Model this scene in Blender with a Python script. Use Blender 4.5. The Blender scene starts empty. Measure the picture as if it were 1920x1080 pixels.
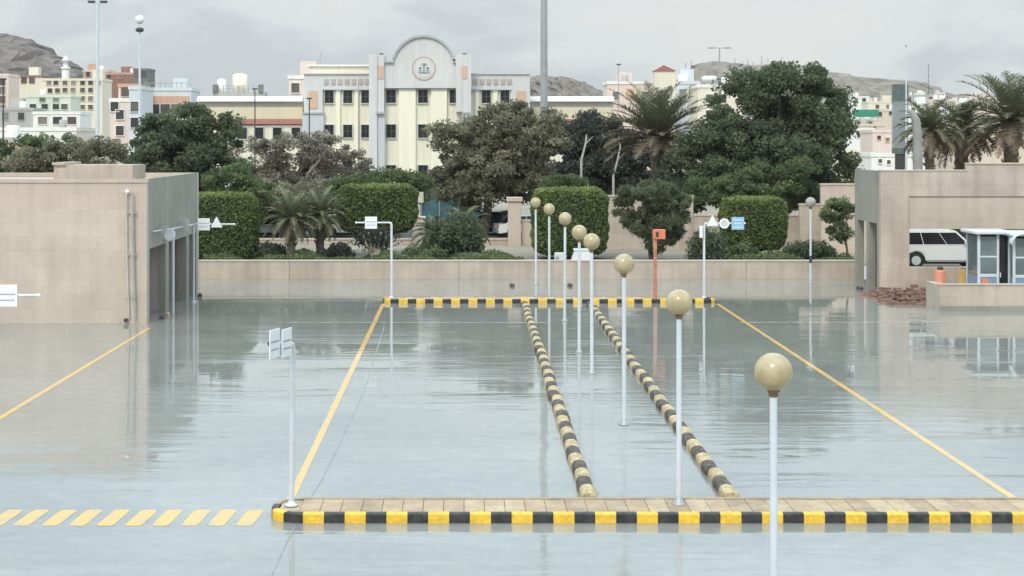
import bpy, bmesh, math, random
import numpy as np
from mathutils import Vector, Matrix
random.seed(7); rng = np.random.default_rng(7)
C = bpy.context.scene
R = math.radians
# ------------------------------------------------------------------ camera, sky, sun, exposure
F = 3000.0; CX = 868.0; HY = 262.0; H = 7.0
cd = bpy.data.cameras.new('camera'); cam = bpy.data.objects.new('camera', cd); C.collection.objects.link(cam)
cam.location = (0, 0, H); cam.rotation_euler = (R(90), 0, 0)
cd.sensor_width = 36; cd.lens = F/1920*36
cd.shift_x = (960-CX)/1920; cd.shift_y = -(540-HY)/1920
cd.clip_start = 0.3; cd.clip_end = 9000
C.camera = cam
w = bpy.data.worlds.new("World"); C.world = w; w.use_nodes = True
nt = w.node_tree; nt.nodes.clear(); N = nt.nodes.new; L = nt.links.new
sky = N('ShaderNodeTexSky'); sky.sky_type = 'NISHITA'; sky.sun_disc = False
SUN_EL = R(46); SUN_ROT = R(200)          # behind the camera, a little to its left
sky.sun_elevation = SUN_EL; sky.sun_rotation = SUN_ROT
b1 = N('ShaderNodeBackground'); b1.inputs[1].default_value = 0.08; L(sky.outputs[0], b1.inputs[0])
tc = N('ShaderNodeTexCoord'); mp = N('ShaderNodeMapping'); mp.inputs['Scale'].default_value = (1, 1, 2.6)
mp.inputs['Location'].default_value = (5.5, 4.2, 2.0)
L(tc.outputs['Generated'], mp.inputs[0])
n1 = N('ShaderNodeTexNoise'); n1.inputs['Scale'].default_value = 6.5; n1.inputs['Detail'].default_value = 5; n1.inputs['Roughness'].default_value = .55
n1.inputs['Distortion'].default_value = .3
L(mp.outputs[0], n1.inputs[0])
cr = N('ShaderNodeValToRGB'); e = cr.color_ramp.elements
e[0].position = .36; e[0].color = (.53, .565, .60, 1)
e[1].position = .64; e[1].color = (.76, .75, .72, 1)
e.new(.49).color = (.70, .73, .74, 1)
L(n1.outputs[0], cr.inputs[0])
sx = N('ShaderNodeSeparateXYZ'); L(tc.outputs['Generated'], sx.inputs[0])
mr = N('ShaderNodeMapRange'); mr.interpolation_type = 'SMOOTHSTEP'
mr.inputs['From Min'].default_value = .09; mr.inputs['From Max'].default_value = .55
mr.inputs['To Min'].default_value = 1.0; mr.inputs['To Max'].default_value = 2.3
L(sx.outputs[2], mr.inputs[0])
tn = N('ShaderNodeMapRange'); tn.interpolation_type = 'SMOOTHSTEP'; tn.inputs['From Min'].default_value = .09; tn.inputs['From Max'].default_value = .22
L(sx.outputs[2], tn.inputs[0])
tm = N('ShaderNodeMixRGB'); tm.blend_type = 'MULTIPLY'; tm.inputs[2].default_value = (.88, 1.05, 1.15, 1); L(tn.outputs[0], tm.inputs[0]); L(cr.outputs[0], tm.inputs[1])
b2 = N('ShaderNodeBackground'); L(tm.outputs[0], b2.inputs[0]); L(mr.outputs[0], b2.inputs[1])
ms = N('ShaderNodeMixShader'); ms.inputs[0].default_value = .9
L(b1.outputs[0], ms.inputs[1]); L(b2.outputs[0], ms.inputs[2])
wo = N('ShaderNodeOutputWorld'); L(ms.outputs[0], wo.inputs[0])
sd = bpy.data.lights.new('sun', 'SUN'); sd.energy = 1.7; sd.angle = R(14); sd.color = (1, .92, .80)
sun = bpy.data.objects.new('sun', sd); C.collection.objects.link(sun)
az = SUN_ROT   # direction to the sun: (sin az, cos az)
sdir = Vector((math.sin(az)*math.cos(SUN_EL), math.cos(az)*math.cos(SUN_EL), math.sin(SUN_EL)))
sun.rotation_euler = sdir.to_track_quat('Z', 'Y').to_euler()
C.view_settings.view_transform = 'Standard'; C.view_settings.look = 'None'
C.view_settings.exposure = 0.13; C.view_settings.gamma = 1
C.render.engine = 'CYCLES'
C.render.resolution_x = 1024; C.render.resolution_y = 576

def X(px, D): return (px-CX)/F*D
def Z(py, D): return H-(py-HY)/F*D
# ------------------------------------------------------------------ materials
MATS = {}
def mat(name, col, rough=.7, var=.12, scale=1.5, streak=0, metal=0, spec=.5, tint=None, fine=0, stain=None, bump=0, block=0):
    if name in MATS: return MATS[name]
    m = bpy.data.materials.new(name); m.use_nodes = True; nt = m.node_tree; N = nt.nodes.new; L = nt.links.new
    p = nt.nodes['Principled BSDF']; p.inputs['Roughness'].default_value = rough; p.inputs['Metallic'].default_value = metal
    p.inputs['Specular IOR Level'].default_value = spec
    g = N('ShaderNodeNewGeometry')
    mp = N('ShaderNodeMapping'); mp.inputs['Scale'].default_value = (1, 1, 1); L(g.outputs['Position'], mp.inputs[0])
    n = N('ShaderNodeTexNoise'); n.inputs['Scale'].default_value = scale; n.inputs['Detail'].default_value = 6; n.inputs['Roughness'].default_value = .62
    L(mp.outputs[0], n.inputs[0])
    r = N('ShaderNodeValToRGB'); a = r.color_ramp.elements
    lo = tuple(c*(1-var*1.6) for c in col); hi = tuple(min(1, c*(1+var*1.1)) for c in (tint or col))
    a[0].position = .3; a[0].color = (*lo, 1); a[1].position = .7; a[1].color = (*hi, 1)
    L(n.outputs[0], r.inputs[0]); out = r.outputs[0]
    if streak:
        mp2 = N('ShaderNodeMapping'); mp2.inputs['Scale'].default_value = (2.2, 2.2, .16); L(g.outputs['Position'], mp2.inputs[0])
        n2 = N('ShaderNodeTexNoise'); n2.inputs['Scale'].default_value = 1.2; n2.inputs['Detail'].default_value = 5; L(mp2.outputs[0], n2.inputs[0])
        r2 = N('ShaderNodeValToRGB'); r2.color_ramp.elements[0].position = .3; r2.color_ramp.elements[1].position = .62
        v = 1-streak; r2.color_ramp.elements[0].color = (v, v*.985, v*.97, 1); r2.color_ramp.elements[1].color = (1, 1, 1, 1)
        L(n2.outputs[0], r2.inputs[0])
        mx = N('ShaderNodeMixRGB'); mx.blend_type = 'MULTIPLY'; mx.inputs[0].default_value = 1; L(out, mx.inputs[1]); L(r2.outputs[0], mx.inputs[2]); out = mx.outputs[0]
    if fine:
        n3 = N('ShaderNodeTexNoise'); n3.inputs['Scale'].default_value = 14; n3.inputs['Detail'].default_value = 3; L(g.outputs['Position'], n3.inputs[0])
        r3 = N('ShaderNodeValToRGB'); r3.color_ramp.elements[0].position = .35; r3.color_ramp.elements[1].position = .65
        v = 1-fine; r3.color_ramp.elements[0].color = (v, v, v, 1); L(n3.outputs[0], r3.inputs[0])
        mx = N('ShaderNodeMixRGB'); mx.blend_type = 'MULTIPLY'; mx.inputs[0].default_value = 1; L(out, mx.inputs[1]); L(r3.outputs[0], mx.inputs[2]); out = mx.outputs[0]
        if bump:
            bp = N('ShaderNodeBump'); bp.inputs['Distance'].default_value = bump; L(n3.outputs[0], bp.inputs['Height']); L(bp.outputs[0], p.inputs['Normal'])
    if block:
        sp = N('ShaderNodeSeparateXYZ'); L(g.outputs['Position'], sp.inputs[0]); ad = N('ShaderNodeMath'); L(sp.outputs[0], ad.inputs[0]); L(sp.outputs[1], ad.inputs[1])
        cb = N('ShaderNodeCombineXYZ'); L(ad.outputs[0], cb.inputs[0]); L(sp.outputs[2], cb.inputs[1])
        bt = N('ShaderNodeTexBrick'); bt.inputs['Scale'].default_value = 1; bt.inputs['Brick Width'].default_value = 1.1; bt.inputs['Row Height'].default_value = .55; bt.inputs['Mortar Size'].default_value = .012
        bt.inputs['Color1'].default_value = (1, 1, 1, 1); v = 1-block; bt.inputs['Color2'].default_value = (v, v, v*.99, 1); bt.inputs['Mortar'].default_value = (v*.93, v*.93, v*.92, 1); L(cb.outputs[0], bt.inputs[0])
        mx = N('ShaderNodeMixRGB'); mx.blend_type = 'MULTIPLY'; mx.inputs[0].default_value = 1; L(out, mx.inputs[1]); L(bt.outputs[0], mx.inputs[2]); out = mx.outputs[0]
    L(out, p.inputs['Base Color'])
    MATS[name] = m; return m
def leafmat(name, cols, trans=.48):
    if name in MATS: return MATS[name]
    m = bpy.data.materials.new(name); m.use_nodes = True; nt = m.node_tree; N = nt.nodes.new; L = nt.links.new
    p = nt.nodes['Principled BSDF']; p.inputs['Roughness'].default_value = .8; p.inputs['Specular IOR Level'].default_value = .12
    at = N('ShaderNodeAttribute'); at.attribute_name = 'tone'
    r = N('ShaderNodeValToRGB'); el = r.color_ramp.elements
    el[0].position = 0; el[0].color = (*cols[0], 1); el[1].position = 1; el[1].color = (*cols[-1], 1)
    for i, c in enumerate(cols[1:-1]): el.new((i+1)/(len(cols)-1)).color = (*c, 1)
    L(at.outputs['Fac'], r.inputs[0]); L(r.outputs[0], p.inputs['Base Color'])
    t = N('ShaderNodeBsdfTranslucent'); L(r.outputs[0], t.inputs[0])
    mx = N('ShaderNodeMixShader'); mx.inputs[0].default_value = trans
    L(p.outputs[0], mx.inputs[1]); L(t.outputs[0], mx.inputs[2]); L(mx.outputs[0], nt.nodes['Material Output'].inputs[0])
    MATS[name] = m; return m
M_conc = mat('beige concrete', (.53, .435, .355), .85, .11, .45, block=.05, streak=.17, fine=.10, tint=(.54, .45, .375))
M_concL = mat('beige render', (.56, .455, .375), .85, .09, .35, block=.04, streak=.09, fine=.08)
M_concG = mat('weathered concrete in shaded-side grey', (.31, .295, .25), .85, .10, .5, streak=.14, fine=.08)  # darker grey carries the shade of both buildings' side walls
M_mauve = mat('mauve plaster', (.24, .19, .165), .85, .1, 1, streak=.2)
M_white = mat('white paint', (.78, .78, .79), .35, .04, 3)
M_pole = mat('pale grey paint', (.60, .625, .66), .35, .05, 2, streak=.08)
M_black = mat('black paint', (.028, .027, .03), .5, .35, 5, fine=.4, tint=(.05, .048, .045))
M_yellow = mat('yellow paint', (.86, .52, .05), .55, .10, 4, fine=.2)
M_cream = mat('worn cream paint', (.60, .46, .26), .7, .25, 5, fine=.4)
M_blockblk = mat('worn black rubber', (.06, .048, .04), .75, .4, 5, fine=.4, tint=(.13, .11, .09))
M_tile3 = mat('pale tan paving', (.50, .375, .235), .6, .14, 2.2, fine=.2)
M_tile = mat('tan paving', (.45, .32, .20), .6, .14, 2.2, fine=.15)
M_tile2 = mat('worn tan paving', (.39, .28, .18), .6, .2, 2.2, fine=.15)
M_dkmetal = mat('dark metal', (.05, .05, .055), .4, .1, 5)
M_galv = mat('galvanised steel', (.38, .385, .38), .45, .08, 2, metal=.3)
M_orange = mat('orange paint', (.52, .22, .14), .6, .2, 3, fine=.2)
M_glass = mat('dark window glass', (.025, .027, .03), .12, .3, .6, spec=.25)
M_glassb = mat('booth glass', (.13, .17, .17), .08, .2, .8, spec=.8)
M_blue = mat('blue sign face', (.28, .48, .62), .4, .05, 5)
M_bluegrey = mat('blue grey panel', (.20, .30, .40), .5, .08, 2)
M_alum = mat('pale aluminium', (.60, .64, .66), .4, .06, 2)
M_soil = mat('garden soil', (.13, .10, .07), .95, .3, .8, fine=.3)
M_bark = mat('brown bark', (.12, .09, .065), .9, .25, 3, fine=.3)
M_barkp = mat('pale bark', (.42, .36, .28), .9, .2, 3, fine=.3)
M_palmbark = mat('palm bark', (.20, .16, .12), .9, .3, 5, fine=.4)
M_brick = mat('red brown brick', (.27, .15, .11), .8, .35, 3, fine=.35)
M_tyre = mat('tyre rubber', (.02, .02, .02), .8, .1, 5)
M_red = mat('tail light red', (.4, .02, .02), .3, .1, 5)

# ------------------------------------------------------------------ mesh builder
class MB:
    def __init__(s): s.v = []; s.f = []; s.m = []; s.sm = []
    def add(s, vs, fs, mi=0, smooth=False):
        o = len(s.v); s.v += [tuple(v) for v in vs]
        for f in fs: s.f.append([i+o for i in f]); s.m.append(mi); s.sm.append(smooth)
        return s
    def box(s, x0, x1, y0, y1, z0, z1, mi=0):
        v = [(x, y, z) for z in (z0, z1) for y in (y0, y1) for x in (x0, x1)]
        return s.add(v, [(0, 2, 3, 1), (4, 5, 7, 6), (0, 1, 5, 4), (1, 3, 7, 5), (3, 2, 6, 7), (2, 0, 4, 6)], mi)
    def bbox(s, x0, x1, y0, y1, z0, z1, b=.02, mi=0):          # bevelled box
        bm = bmesh.new(); bmesh.ops.create_cube(bm, size=1)
        for q in bm.verts: q.co = Vector(((x0+x1)/2+q.co.x*(x1-x0), (y0+y1)/2+q.co.y*(y1-y0), (z0+z1)/2+q.co.z*(z1-z0)))
        bmesh.ops.bevel(bm, geom=bm.edges[:], offset=b, segments=2, affect='EDGES', profile=.5)
        return s.bm(bm, mi)
    def bm(s, bm, mi=0, smooth=False, M=None):
        if M: bmesh.ops.transform(bm, matrix=M, verts=bm.verts)
        bm.verts.index_update()
        s.add([v.co[:] for v in bm.verts], [[v.index for v in f.verts] for f in bm.faces], mi, smooth); bm.free(); return s
    def tube(s, pts, rs, n=10, mi=0, cap=True):
        pts = [Vector(p) for p in pts]; rings = []
        for i, p in enumerate(pts):
            d = (pts[min(i+1, len(pts)-1)]-pts[max(i-1, 0)]).normalized()
            a = d.cross(Vector((0, 0, 1)) if abs(d.z) < .95 else Vector((1, 0, 0))).normalized(); b = d.cross(a)
            r = rs[i] if isinstance(rs, (list, tuple)) else rs
            rings.append([p+(a*math.cos(t)+b*math.sin(t))*r for t in [2*math.pi*k/n for k in range(n)]])
        vs = [v for r in rings for v in r]; fs = []
        for i in range(len(pts)-1):
            for k in range(n): fs.append((i*n+k, i*n+(k+1) % n, (i+1)*n+(k+1) % n, (i+1)*n+k))
        s.add(vs, fs, mi, True)
        if cap: s.add(rings[0], [list(range(n))[::-1]], mi); s.add(rings[-1], [list(range(n))], mi)
        return s
    def sphere(s, c, r, mi=0, sc=(1, 1, 1), u=24, v=14):
        bm = bmesh.new(); bmesh.ops.create_uvsphere(bm, u_segments=u, v_segments=v, radius=r)
        for q in bm.verts: q.co = Vector((q.co.x*sc[0]+c[0], q.co.y*sc[1]+c[1], q.co.z*sc[2]+c[2]))
        return s.bm(bm, mi, True)
    def lathe(s, c, prof, n=20, mi=0):
        vs = [(c[0]+r*math.cos(2*math.pi*k/n), c[1]+r*math.sin(2*math.pi*k/n), c[2]+z) for r, z in prof for k in range(n)]
        fs = [(i*n+k, i*n+(k+1) % n, (i+1)*n+(k+1) % n, (i+1)*n+k) for i in range(len(prof)-1) for k in range(n)]
        return s.add(vs, fs, mi, True)
    def prism(s, poly, y0, y1, mi=0):                           # poly in (x,z), extruded along y
        n = len(poly)
        return s.add([(x, y0, z) for x, z in poly]+[(x, y1, z) for x, z in poly],
              [list(range(n)), list(range(n, 2*n))[::-1]]+[(i, i+n, (i+1) % n+n, (i+1) % n) for i in range(n)], mi)
    def build(s, name, mats, parent=None, origin=(0, 0, 0), tone=None):
        me = bpy.data.meshes.new(name)
        o = Vector(origin)
        me.from_pydata([(a-o.x, b-o.y, c-o.z) for a, b, c in s.v], [], s.f)
        mats = mats if isinstance(mats, (list, tuple)) else [mats]
        for q in mats: me.materials.append(q)
        me.polygons.foreach_set('material_index', s.m); me.polygons.foreach_set('use_smooth', s.sm)
        bm = bmesh.new(); bm.from_mesh(me); bmesh.ops.recalc_face_normals(bm, faces=bm.faces); bm.to_mesh(me); bm.free()
        me.update()
        ob = bpy.data.objects.new(name, me); C.collection.objects.link(ob)
        if parent: ob.parent = parent
        else: ob.location = o
        return ob
def tag(o, label, cat, group=None):
    o['label'] = label; o['category'] = cat
    if group: o['group'] = group
    return o
def struct(o): o['kind'] = 'structure'; return o
def thing(name, label, cat, loc=(0, 0, 0), rotz=0, group=None):
    o = bpy.data.objects.new(name, None); C.collection.objects.link(o); o.location = loc; o.rotation_euler = (0, 0, rotz)
    o.empty_display_size = .2
    return tag(o, label, cat, group)
def dup(root, loc, label=None, rotz=None, group=None):
    def rec(o, par):
        c = o.copy(); C.collection.objects.link(c); c.parent = par
        for ch in list(o.children): rec(ch, c)
        return c
    r = rec(root, None); r.location = loc
    if rotz is not None: r.rotation_euler = (0, 0, rotz)
    if label: r['label'] = label
    if group: r['group'] = group
    return r

# ================================================================== THE SETTING
# ---- wet parking floor
def wet_floor():
    m = bpy.data.materials.new('wet light concrete'); m.use_nodes = True; nt = m.node_tree; N = nt.nodes.new; L = nt.links.new
    p = nt.nodes['Principled BSDF']; g = N('ShaderNodeNewGeometry')
    n = N('ShaderNodeTexNoise'); n.inputs['Scale'].default_value = .22; n.inputs['Detail'].default_value = 6
    mpa = N('ShaderNodeMapping'); mpa.inputs['Scale'].default_value = (.6, 1, 1); L(g.outputs['Position'], mpa.inputs[0]); L(mpa.outputs[0], n.inputs[0])
    r = N('ShaderNodeValToRGB'); a = r.color_ramp.elements; a[0].position = .3; a[0].color = (.225, .225, .20, 1); a[1].position = .7; a[1].color = (.295, .29, .265, 1)
    L(n.outputs[0], r.inputs[0]); L(r.outputs[0], p.inputs['Base Color'])
    p.inputs['Roughness'].default_value = .6; p.inputs['Specular IOR Level'].default_value = .2
    p.inputs['Coat Weight'].default_value = 1; p.inputs['Coat IOR'].default_value = 1.85
    gf = N('ShaderNodeTexNoise'); gf.inputs['Scale'].default_value = 2.2; gf.inputs['Detail'].default_value = 9; gf.inputs['Roughness'].default_value = .7; L(g.outputs['Position'], gf.inputs[0])
    gr = N('ShaderNodeValToRGB'); gr.color_ramp.elements[0].position = .32; gr.color_ramp.elements[0].color = (.84, .84, .84, 1); gr.color_ramp.elements[1].position = .66; gr.color_ramp.elements[1].color = (1.08, 1.07, 1.05, 1)
    L(gf.outputs[0], gr.inputs[0]); gm = N('ShaderNodeMixRGB'); gm.blend_type = 'MULTIPLY'; gm.inputs[0].default_value = 1; L(r.outputs[0], gm.inputs[1]); L(gr.outputs[0], gm.inputs[2]); L(gm.outputs[0], p.inputs['Base Color'])
    # ripples drawn out across the view by the wind
    def noise(sc, det, rgh, scl, dist=0):
        q = N('ShaderNodeMapping'); q.inputs['Scale'].default_value = sc; L(g.outputs['Position'], q.inputs[0])
        t = N('ShaderNodeTexNoise'); t.inputs['Scale'].default_value = scl; t.inputs['Detail'].default_value = det; t.inputs['Roughness'].default_value = rgh
        t.inputs['Distortion'].default_value = dist; L(q.outputs[0], t.inputs[0]); return t.outputs[0]
    big = noise((.16, .85, 1), 4, .55, .75, .4)
    small = noise((.22, 2.6, 1), 4, .62, 1.0, .3)
    mask = noise((.10, .45, 1), 4, .6, .8, .5)
    mr = N('ShaderNodeMapRange'); mr.inputs['From Min'].default_value = .44; mr.inputs['From Max'].default_value = .60; mr.inputs['To Min'].default_value = .15; mr.inputs['To Max'].default_value = 2.6
    L(mask, mr.inputs[0])
    mu = N('ShaderNodeMath'); mu.operation = 'MULTIPLY'; L(small, mu.inputs[0]); L(mr.outputs[0], mu.inputs[1])
    sy = N('ShaderNodeSeparateXYZ'); L(g.outputs['Position'], sy.inputs[0])
    calm = N('ShaderNodeMapRange'); calm.interpolation_type = 'SMOOTHSTEP'; calm.inputs['From Min'].default_value = 58; calm.inputs['From Max'].default_value = 72; calm.inputs['To Min'].default_value = 1; calm.inputs['To Max'].default_value = .25
    L(sy.outputs[1], calm.inputs[0])
    mc = N('ShaderNodeMath'); mc.operation = 'MULTIPLY'; L(mu.outputs[0], mc.inputs[0]); L(calm.outputs[0], mc.inputs[1]); mu = mc
    b1 = N('ShaderNodeBump'); b1.inputs['Distance'].default_value = .0028; b1.inputs['Strength'].default_value = 1; L(big, b1.inputs['Height'])
    b2 = N('ShaderNodeBump'); b2.inputs['Distance'].default_value = .0042; L(mu.outputs[0], b2.inputs['Height']); L(b1.outputs[0], b2.inputs['Normal'])
    L(b2.outputs[0], p.inputs['Coat Normal'])
    rr = N('ShaderNodeMapRange'); rr.inputs['To Min'].default_value = .015; rr.inputs['To Max'].default_value = .035; L(mr.outputs[0], rr.inputs[0]); L(rr.outputs[0], p.inputs['Coat Roughness'])
    return m
M_floor = wet_floor()
mb = MB(); mb.add([(-90, -30, 0), (90, -30, 0), (90, 80.2, 0), (-90, 80.2, 0)], [(0, 1, 2, 3)])
struct(mb.build('parking_floor', M_floor))
def wetpaint(name, col, rough=.55):
    m = bpy.data.materials.new(name); m.use_nodes = True; nt = m.node_tree; N = nt.nodes.new; L = nt.links.new
    p = nt.nodes['Principled BSDF']; g = N('ShaderNodeNewGeometry')
    n = N('ShaderNodeTexNoise'); n.inputs['Scale'].default_value = 3; n.inputs['Detail'].default_value = 6; L(g.outputs['Position'], n.inputs[0])
    r = N('ShaderNodeValToRGB'); a = r.color_ramp.elements; a[0].position = .40; a[0].color = (.52, .38, .18, 1); a[1].position = .60; a[1].color = (*col, 1)
    L(n.outputs[0], r.inputs[0]); L(r.outputs[0], p.inputs['Base Color']); p.inputs['Roughness'].default_value = rough
    p.inputs['Coat Weight'].default_value = .7; p.inputs['Coat IOR'].default_value = 1.33; p.inputs['Coat Roughness'].default_value = .05
    return m
M_yline = wetpaint('wet yellow line paint', (.85, .43, .05))
M_wline = wetpaint('wet pale line', (.74, .78, .78))
M_crack = mat('dark joint', (.26, .28, .28), .6, .2, 2)
def ground_strip(name, pts, wd, m, z=.004):
    mb = MB()
    for (a, b) in zip(pts[:-1], pts[1:]):
        a = Vector(a); b = Vector(b); d = (b-a).normalized(); n = Vector((-d.y, d.x))*wd/2
        mb.add([(a.x-n.x, a.y-n.y, z), (b.x-n.x, b.y-n.y, z), (b.x+n.x, b.y+n.y, z), (a.x+n.x, a.y+n.y, z)], [(0, 1, 2, 3)])
    o = mb.build(name, m); return struct(o)
ground_strip('floor_line', [(-3.36, 31.2), (-3.4, 68.2)], .16, M_yline)
ground_strip('floor_line', [(10.75, 30.7), (10.85, 68.2)], .16, M_yline)
ground_strip('floor_line', [(-11.62, 12), (-11.66, 59.5)], .16, M_yline)
ground_strip('floor_line', [(-7, 61.3), (3.2, 61.25)], .1, M_wline, .004)  # pale strip running across the floor
ground_strip('floor_line', [(10.6, 61.3), (18.6, 61.35)], .16, M_wline, .008)
mbs = MB()
for i in range(17):
    xr = -3.74-.505*i
    x0 = xr-.36+random.uniform(-.02, .02); mbs.add([(x0-.02, 29.08, .004), (x0+.03, 29.0, .004), (x0+.25, 29.0, .004), (x0+.29, 29.1, .004), (x0+.35, 30.15, .004), (x0+.31, 30.26, .004), (x0+.09, 30.26, .004), (x0+.04, 30.15, .004)], [tuple(range(8))])
struct(mbs.build('painted_hatching', M_yline))
ground_strip('floor_joint', [(-2.95, 60), (-2.75, 44), (-2.9, 33), (-3.0, 30.9)], .03, M_crack, .004)
ground_strip('floor_joint', [(-3.05, 29.0), (-3.1, 22)], .02, M_crack, .004)

# ---- ground beyond the parking deck
def ground_mat():
    return mat('dusty ground', (.30, .26, .20), .95, .25, .05, fine=.2)
mb = MB()
zg = .70
mb.add([(-2500, 80.55, zg), (20.1, 80.55, zg), (20.1, 77.9, zg), (2500, 77.9, zg), (2500, 6000, zg), (-2500, 6000, zg)], [(0, 1, 2, 3, 4, 5)])
struct(mb.build('ground', ground_mat()))
mb = MB(); mb.box(-60, 19.05, 99.5, 112.5, .704, .708)
# asphalt road with kerbs behind the garden
struct(mb.build('road', mat('asphalt', (.07, .07, .07), .8, .15, .5, fine=.2)))

# ---- hills
def hill(name, prof, D, depth, seed, cols, base=-5):
    # prof: list of (px, py) skyline points; the ridge stands at distance D, slopes run down in front and behind
    rs = np.random.default_rng(seed); xs = np.linspace(prof[0][0], prof[-1][0], 150); ys = np.interp(xs, [p[0] for p in prof], [p[1] for p in prof])
    nz = np.zeros_like(xs)
    for k in (3, 7, 13, 29, 51): nz += rs.normal()*np.sin(xs/ (xs[-1]-xs[0])*2*math.pi*k+rs.uniform(0, 6))/k*2.2
    nv = 40; V = []; Fc = []
    for j in range(nv):
        t = j/(nv-1)*2-1
        for i, px in enumerate(xs):
            h = Z(ys[i]+nz[i]*.6, D)-base
            prof_t = (1-abs(t)**1.3)
            rid = math.sin(i*.31+3*t+seed)*math.sin(i*.13-5*t)*.07+math.sin(i*.9+9*t)*.03+rs.normal()*.012
            z = base+h*max(0, prof_t*(1+rid*(abs(t) > .02)*min(1, abs(t)*5)))
            V.append((X(px, D)+rs.normal()*2, D+t*depth, z if abs(t) < 1 else base))
    nx = len(xs)
    for j in range(nv-1):
        for i in range(nx-1): Fc.append((j*nx+i, j*nx+i+1, (j+1)*nx+i+1, (j+1)*nx+i))
    mb = MB(); mb.add(V, Fc)
    m = mat(name+' rock', cols[0], .95, .35, .05, tint=cols[1], fine=0)
    return struct(mb.build(name, m))
hill('hill_left', [(-700, 150), (-400, 95), (-150, 66), (-40, 58), (20, 60), (50, 70), (85, 95), (130, 118), (160, 138), (230, 190), (300, 262)], 1300, 330, 3, ((.115, .085, .07), (.17, .13, .11)))
hill('hill_middle', [(820, 215), (900, 165), (960, 143), (1000, 140), (1040, 143), (1075, 147), (1105, 160), (1135, 174), (1200, 215), (1250, 260)], 1500, 300, 5, ((.13, .095, .075), (.20, .155, .12)))
hill('hill_right', [(1180, 240), (1240, 180), (1285, 140), (1310, 120), (1345, 114), (1400, 122), (1450, 121), (1500, 121), (1540, 131), (1600, 143), (1680, 150), (1720, 160), (1760, 176), (1900, 180), (2100, 190), (2500, 200)], 1600, 380, 9, ((.14, .11, .085), (.23, .19, .145)))

# ---- retaining wall at the end of the deck
t = thing('retaining_wall', 'long low beige concrete wall closing the far end of the wet deck', 'wall', (0, 80.2, 0))
O = (0, 80.2, 0)
mb = MB(); xs = [-60, -34, -22, -8.7, -.2, 7.9, 14.2, 19.95]
for a, b in zip(xs[:-1], xs[1:]): mb.box(a+.012, b-.012, 80.2, 80.5, -.02, .90)
mb.box(-60, 19.94, 80.25, 80.45, -.02, .895)
mb.build('wall_panel', M_conc, t, O)
mb = MB()
for a, b in zip(xs[:-1], xs[1:]): mb.box(a+.01, b-.01, 80.16, 80.54, .905, .96)
mb.build('coping', mat('pale coping', (.58, .50, .42), .8, .08, 1, fine=.1), t, O)

# ---- left concrete building
bl = thing('concrete_building', 'beige concrete block on the left with garage bays in its shade-grey side', 'building', (-12.06, 61, 0)); O = (-12.06, 61, 0)
xr = -12.06
mb = MB()
mb.box(-58, xr-.0, 61.0, 61.35, 0, 5.36)          # front
mb.box(-58, xr, 72.65, 73.0, 0, 5.5)               # back
mb.box(-58, xr-.02, 61.36, 72.6, 5.0, 5.3)         # roof slab
mb.build('wall', M_concL, bl, O)
mb = MB(); mb.box(-58, xr-.45, 60.955, 60.998, 0.0, 4.32)
mb.build('render_panel', mat('pale beige render', (.575, .475, .395), .85, .09, .5, block=.05, streak=.07, fine=.08), bl, O)
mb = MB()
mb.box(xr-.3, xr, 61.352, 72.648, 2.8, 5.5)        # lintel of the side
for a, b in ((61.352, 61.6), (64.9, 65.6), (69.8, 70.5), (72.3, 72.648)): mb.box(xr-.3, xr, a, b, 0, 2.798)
mb.build('side_wall', M_concG, bl, O)  # shade of this side put into the wall colour
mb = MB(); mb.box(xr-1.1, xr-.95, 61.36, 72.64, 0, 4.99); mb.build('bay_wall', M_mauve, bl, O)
mb = MB(); mb.box(-58, xr+.03, 60.96, 61.4, 5.362, 5.5); mb.build('coping', M_concL, bl, O)
mb = MB(); mb.box(-15.85, -12.8, 62.0, 64.5, 5.3, 6.02); mb.box(-15.9, -15.4, 61.9, 64.6, 6.02, 6.12); mb.build('roof_box', M_conc, bl, O)
for px in (238, 250):
    mb = MB(); x = X(px, 61); mb.tube([(x, 60.85, 5.0), (x+.03, 60.86, 2.5), (x+.1, 60.87, .2)], .035, 8)
    for z in (1, 2.6, 4.2): mb.box(x-.03, x+.12, 60.84, 60.96, z, z+.05)
    mb.build('downpipe', mat('painted pipe', (.50, .46, .41), .6, .1, 3) if px < 245 else M_galv, bl, O)
mb = MB(); mb.bbox(-12.9, -12.75, 60.8, 60.95, .08, .2, .02); mb.build('drain_outlet', M_dkmetal, bl, O)
mb = MB(); mb.sphere((-12.78, 60.9, 5.02), .09, u=12, v=8); mb.build('wall_light', M_white, bl, O)

# ---- right concrete building (open car port)
br = thing('concrete_building', 'beige concrete car port on the right with a long wide opening', 'building', (19.08, 73, 0)); O = (19.08, 73, 0)
xl = 19.08
mb = MB()
mb.box(xl, 20.37, 73, 73.35, 0, 5.57)                 # pier
mb.box(20.372, 45, 73, 73.35, 2.93, 5.57)             # lintel
mb.box(20.372, 45, 73, 73.35, 0, 1.19)                # sill wall
mb.box(23.0, 45, 73.02, 73.33, 5.572, 5.88)
mb.build('wall', M_conc, br, O)
mb = MB(); mb.box(20.372, 45, 72.95, 72.998, 2.93, 4.37); mb.build('fascia', M_concL, br, O)
mb = MB(); mb.box(20.372, 45, 72.93, 72.999, 4.375, 4.43); mb.build('drip_edge', M_mauve, br, O)
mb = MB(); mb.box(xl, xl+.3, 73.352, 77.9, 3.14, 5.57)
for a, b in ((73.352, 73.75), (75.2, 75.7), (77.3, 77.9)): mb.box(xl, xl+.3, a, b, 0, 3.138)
mb.build('side_wall', M_concG, br, O)  # shaded side again, darkened through its material colour
mb = MB(); mb.box(xl+.9, xl+1.0, 73.36, 77.6, 0, 5.19); mb.build('bay_wall', M_mauve, br, O)
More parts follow.
